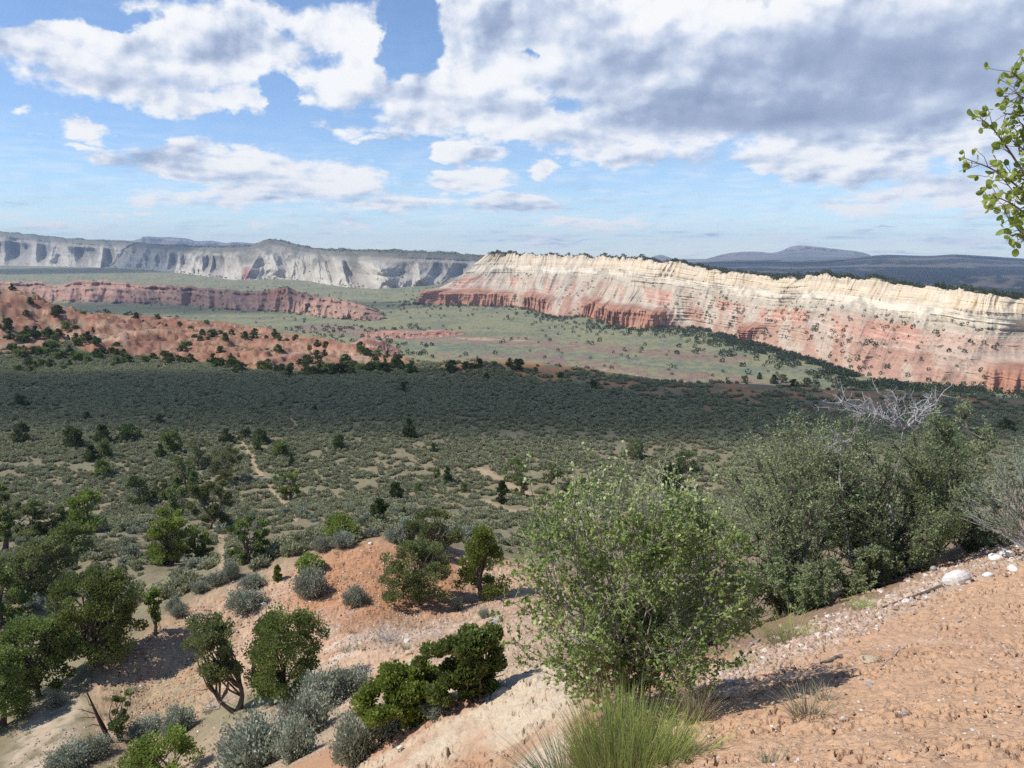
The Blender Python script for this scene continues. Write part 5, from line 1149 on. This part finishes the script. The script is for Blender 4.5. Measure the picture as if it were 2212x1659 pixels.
# charred snag and other dead trunks
def snag(p, pts, r0, sides, label, mat, seed, name='dead_snag'):
    rng = np.random.default_rng(seed); m = MB(); q = resample(np.array(pts, float), 12); m.tube(q, np.linspace(r0, r0 * .12, 12) * (1 + .15 * rng.normal(size=12)), 7)
    for k, e, r in sides:
        b = bend(q[k], q[k] + np.array(e), rng, 6, .2); m.tube(b, np.linspace(r, r * .25, 6), 5)
        for j in range(3):
            s = b[rng.integers(2, 6)]; m.tube(bend(s, s + (np.array(e) * .35 + rdir(rng, 1)[0] * .2) * rng.uniform(.4, 1), rng, 4, .15), np.linspace(r * .4, r * .1, 4), 4)
    return link(name, m.mesh('snag', mat, True), None, p, label=label, category='dead tree')
p = place(238, 1604); s_ = metres(p, 100) / 1.5
snag(p, np.array([(.04, 0, -.15), (-.10, 0, .3), (-.27, 0, .75), (-.40, .02, 1.1), (-.56, .03, 1.55)]) * s_, .085 * s_, [(5, (-.42 * s_, .1, .02), .03), (6, (-.5 * s_, 0, .22), .035), (7, (-.32 * s_, .1, .42 * s_), .025), (4, (-.4 * s_, -.1, -.05), .022), (9, (-.12, 0, .2), .015), (3, (.5 * s_, .1, .4 * s_), .03)], 'charred leaning snag with bare side branches low on the spur', B_CHAR, 91)
for x, y, hh, lab in ((573, 1080, 32, 'dark burnt post like snag on the flat'), (8, 1420, 62, 'thin burnt snag at the left edge'), (258, 1250, 40, 'thin reddish dead trunk in the draw by the eroded bank')):
    p = place(x, y); h = metres(p, hh); snag(p, [(0, 0, -.1), (.03 * h, 0, .5 * h), (-.02 * h, 0, h)], .04 * h, [(6, (.22 * h, 0, .2 * h), .014 * h), (8, (-.16 * h, 0, .2 * h), .012 * h)], lab, B_CHAR, int(x))
def log(p0, p1, r, label, mat, seed, lift=.6):
    rng = np.random.default_rng(seed); u = np.linspace(0, 1, 10)[:, None]; a = np.array(p0) * (1 - u) + np.array(p1) * u; mid = a.mean(0); a += rng.normal(size=a.shape) * r * .5
    for i in range(10): a[i, 2] = gz(a[i, 0], a[i, 1]) + r * lift
    m = MB(); m.tube(a - a[0], np.linspace(r, r * .45, 10) * (1 + .1 * rng.normal(size=10)), 7)
    return link('fallen_branch', m.mesh('fallen_branch', mat, True), None, a[0], label=label, category='dead branch')
log(hit(942, 589), hit(884, 609), .036, 'brown fallen root below the white boulder', B_JUN, 1)
log(hit(842, 658), hit(822, 664), .025, 'short dark stick on the orange slope', B_DARK, 2)
log(hit(498, 622), hit(478, 632), .13, 'grey fallen log on the gravelly red slope', B_GREY, 3)
log(hit(905, 648), hit(880, 668), .008, 'thin pale twig on the orange slope', B_WISP, 4)
log(hit(760, 640), hit(745, 652), .02, 'grey root at the gravel edge', B_GREY, 5)

# ------------------------------------------------------------------ stones
def stone_mesh(seed, k=10):
    rng = np.random.default_rng(seed); th, ph = np.meshgrid(np.linspace(0, math.pi, 9), np.linspace(0, 2 * math.pi, 15)[:-1], indexing='ij')
    v = np.stack([np.sin(th) * np.cos(ph), np.sin(th) * np.sin(ph), np.cos(th)], -1).reshape(-1, 3)
    for i in range(k):
        n = rdir(rng, 1)[0]; c = rng.uniform(.55, .9); dd = v @ n; v = v - np.where(dd > c, dd - c, 0)[:, None] * n * .92
    v *= np.array([1, rng.uniform(.6, .9), rng.uniform(.45, .7)]); i = np.arange(9 * 14).reshape(9, 14); j = np.roll(i, -1, 1)
    return v, np.stack([i[:-1], i[1:], j[1:], j[:-1]], -1).reshape(-1, 4)
ST = []
for i in range(7):
    v, f = stone_mesh(600 + i); ST.append([new_mesh('stone', v, [f], mt, None, False) for mt in (K_WHITE, K_GREY, K_TAN)])
def stone(px, py, wpx, mt, label, group, i, sink=.25):
    p = hit(px, py); s = .5 * wpx * p.length / F; o = link('stone', ST[i % 7][mt], None, (p.x, p.y, p.z + s * (.55 - sink * 1.6)), label=label, category='stone', group=group); o.scale = (s, s, s); o.rotation_euler = ((i * .7) % .5 - .25, (i * .43) % .5 - .25, i * 2.399); return o
NAMED = [(956, 584, 25, 0, 'large white boulder on the orange slope'), (995, 561, 15, 0, 'white rounded boulder near the right edge, left of a pair'), (1006, 557, 13, 0, 'white boulder touching its larger twin near the right edge'), (933, 571, 9, 1, 'smooth blue grey stone on the gravel edge'), (846, 590, 13, 2, 'tan block under the low green shrub'), (988, 578, 11, 0, 'flat white stone above the large boulder'), (1012, 571, 12, 0, 'long white stone at the right edge'), (812, 657, 5, 1, 'grey cobble above the short dark stick'), (869, 663, 17, 2, 'flat greenish tan slab sunk in the orange soil'), (857, 635, 6, 2, 'yellow tan pebble beside white stones'), (869, 686, 8, 1, 'dark grey stone in the middle of the orange slope'), (905, 715, 6, 1, 'small dark grey pebble low on the orange slope'), (843, 720, 7, 0, 'white stone near the flattened grass'), (798, 697, 9, 2, 'pale tan stone near the dry grass'), (742, 672, 8, 1, 'grey flat stone at the upper lip of the slope'), (754, 655, 7, 0, 'white stone at the upper lip of the slope')]
for i, (a, b, w, mt, lab) in enumerate(NAMED): stone(a, b, w, mt, lab, 'stones on the orange slope', i, .12)
rng = np.random.default_rng(404); k = 0
while k < 80:                                        # along the gravel edge
    u = rng.uniform(); px = 1022 - u * 320; py = np.interp(px, [700, 740, 800, 870, 960, 1030], [690, 671, 644, 613, 573, 543]) + rng.normal() * 7
    stone(px, py, abs(rng.normal() * 3) + 2.2, int(rng.choice([0, 0, 0, 2, 1])), 'pale stone in the gravel along the upper edge of the orange slope', 'stones along the gravel edge', k + 20, .2); k += 1
for k in range(90):
    px = rng.uniform(690, 1022); py = rng.uniform(600, 764)
    if py < np.interp(px, [700, 800, 870, 960, 1030], [700, 650, 620, 580, 550]): py = 768 - rng.uniform(0, 90)
    stone(px, py, rng.uniform(1.8, 4.5), int(rng.choice([0, 0, 0, 2, 1])), 'small pale pebble scattered on the orange slope', 'pebbles on the orange slope', k + 200, .2)
for i, (x, y, w, lab) in enumerate(((570, 1308, 13, 'white block below the wide low sagebrush'), (1692, 0, 0, ''), (692, 1182, 12, 'white stone on the left crest of the red mound'), (800, 1176, 10, 'white stone on the top of the red mound'), (830, 1220, 7, 'small white stone on the red face of the mound'), (880, 1388, 14, 'white block on the gravelly slope below the dead sagebrush'), (882, 1415, 20, 'flat tan stone below the white block'), (852, 1412, 12, 'white stone left of the flat tan stone'), (865, 1618, 14, 'white stone on the red band of the cream mound'), (770, 1645, 12, 'white stone low on the cream mound'), (1020, 1262, 9, 'white stone beside the cone shaped juniper'), (500, 1370, 10, 'pale stone left of the large spreading juniper'))):
    if w: stone(x * D2, y * D2, w * D2 * 1.1, 2 if 'tan' in lab else 0, lab, 'stones on the spur', i + 300, .1)
for k in range(40):
    px = rng.uniform(120, 520); py = rng.uniform(575, 740); q = hit(px, py)
    if 24 < q.y < 45: stone(px, py, rng.uniform(1.5, 3.2), int(rng.choice([0, 0, 2])), 'little pale stone strewn over the spur', 'little stones on the spur', k + 400, .1)
# fine gravel
def gravel(n, pick, seed, lo, hi, name, label, mat=None):
    rng = np.random.default_rng(seed); px, py = pick(rng, n); P = []; S = []
    x_, z_ = ray(px, py)
    D = np.exp(np.linspace(math.log(2.8), math.log(60), 420)); zz = smooth_z((x_[:, None] * D[None]).ravel(), np.broadcast_to(D, (n, 420)).ravel()).reshape(n, 420)
    i = np.argmax(z_[:, None] * D <= zz, 1); d = D[i]; P = np.stack([x_ * d, d, zz[np.arange(n), i]], 1)
    s = rng.uniform(lo, hi, n) ** 1.6 * np.interp(d, [3, 12, 40], [.5, 1, 1.9]); dirs = np.array([(1, 0, 0), (0, 1, 0), (-1, 0, 0), (0, -1, 0), (0, 0, .7), (0, 0, -.7)], float)
    v = dirs[None] * rng.uniform(.6, 1.3, (n, 6, 1)); a = rng.uniform(0, 6.28, n); c, s2 = np.cos(a), np.sin(a); vx = v[..., 0] * c[:, None] - v[..., 1] * s2[:, None]; vy = v[..., 0] * s2[:, None] + v[..., 1] * c[:, None]
    V = np.stack([vx, vy, v[..., 2]], -1) * s[:, None, None] + P[:, None] + np.array([0, 0, .2]) * s[:, None, None]
    f = np.array([(0, 1, 4), (1, 2, 4), (2, 3, 4), (3, 0, 4), (1, 0, 5), (2, 1, 5), (3, 2, 5), (0, 3, 5)]); Fc = (np.arange(n)[:, None, None] * 6 + f[None]).reshape(-1, 3)
    link(name, new_mesh(name, V.reshape(-1, 3), [Fc], mat or M_grav, {'tint': np.repeat(rng.uniform(0, 1, n), 6)}), kind='stuff', label=label)
M_grav = mat_leaf('gravel_stone', (.36, .25, .17), (.50, .38, .28), (.66, .60, .53), 0, .9, .1)
def pk_edge(rng, n):
    px = rng.uniform(692, 1030, n); return px, np.interp(px, [690, 740, 800, 870, 960, 1030], [695, 671, 644, 613, 573, 543]) + rng.normal(size=n) * 8
def pk_slope(rng, n):
    px = rng.uniform(600, 1030, n); return px, np.interp(px, [600, 700, 800, 870, 960, 1030], [730, 700, 650, 618, 578, 548]) + rng.uniform(0, 1, n) * 190
def pk_spur(rng, n):
    px = rng.uniform(110, 540, n); top = np.interp(px, [100, 200, 300, 370, 440, 540], [665, 605, 565, 545, 565, 585]); return px, top + rng.uniform(.02, 1, n) ** .9 * np.interp(px, [100, 300, 540], [70, 110, 90])
def pk_low(rng, n):
    px = rng.uniform(10, 420, n); return px, np.interp(px, [0, 250, 420], [755, 735, 690]) + rng.uniform(-20, 40, n)
gravel(2600, pk_edge, 1, .08, .19, 'gravel', 'pale gravel along the upper edge of the orange slope')
gravel(1500, pk_slope, 2, .05, .12, 'gravel', 'tiny pale grit on the orange slope')
M_clod = mat_leaf('soil_crumb', (.40, .22, .125), (.53, .335, .215), (.58, .40, .28), 0, .95, .05)
gravel(900, pk_slope, 7, .03, .075, 'soil_crumbs', 'crumbly lumps of orange soil on the slope', M_clod)
gravel(3500, pk_spur, 8, .04, .11, 'soil_crumbs', 'crumbly lumps of soil on the spur', M_clod)
gravel(3800, pk_spur, 3, .07, .15, 'gravel', 'pale gravel strewn over the spur')
gravel(900, pk_low, 4, .07, .15, 'gravel', 'pale gravel in the draw at the bottom left')
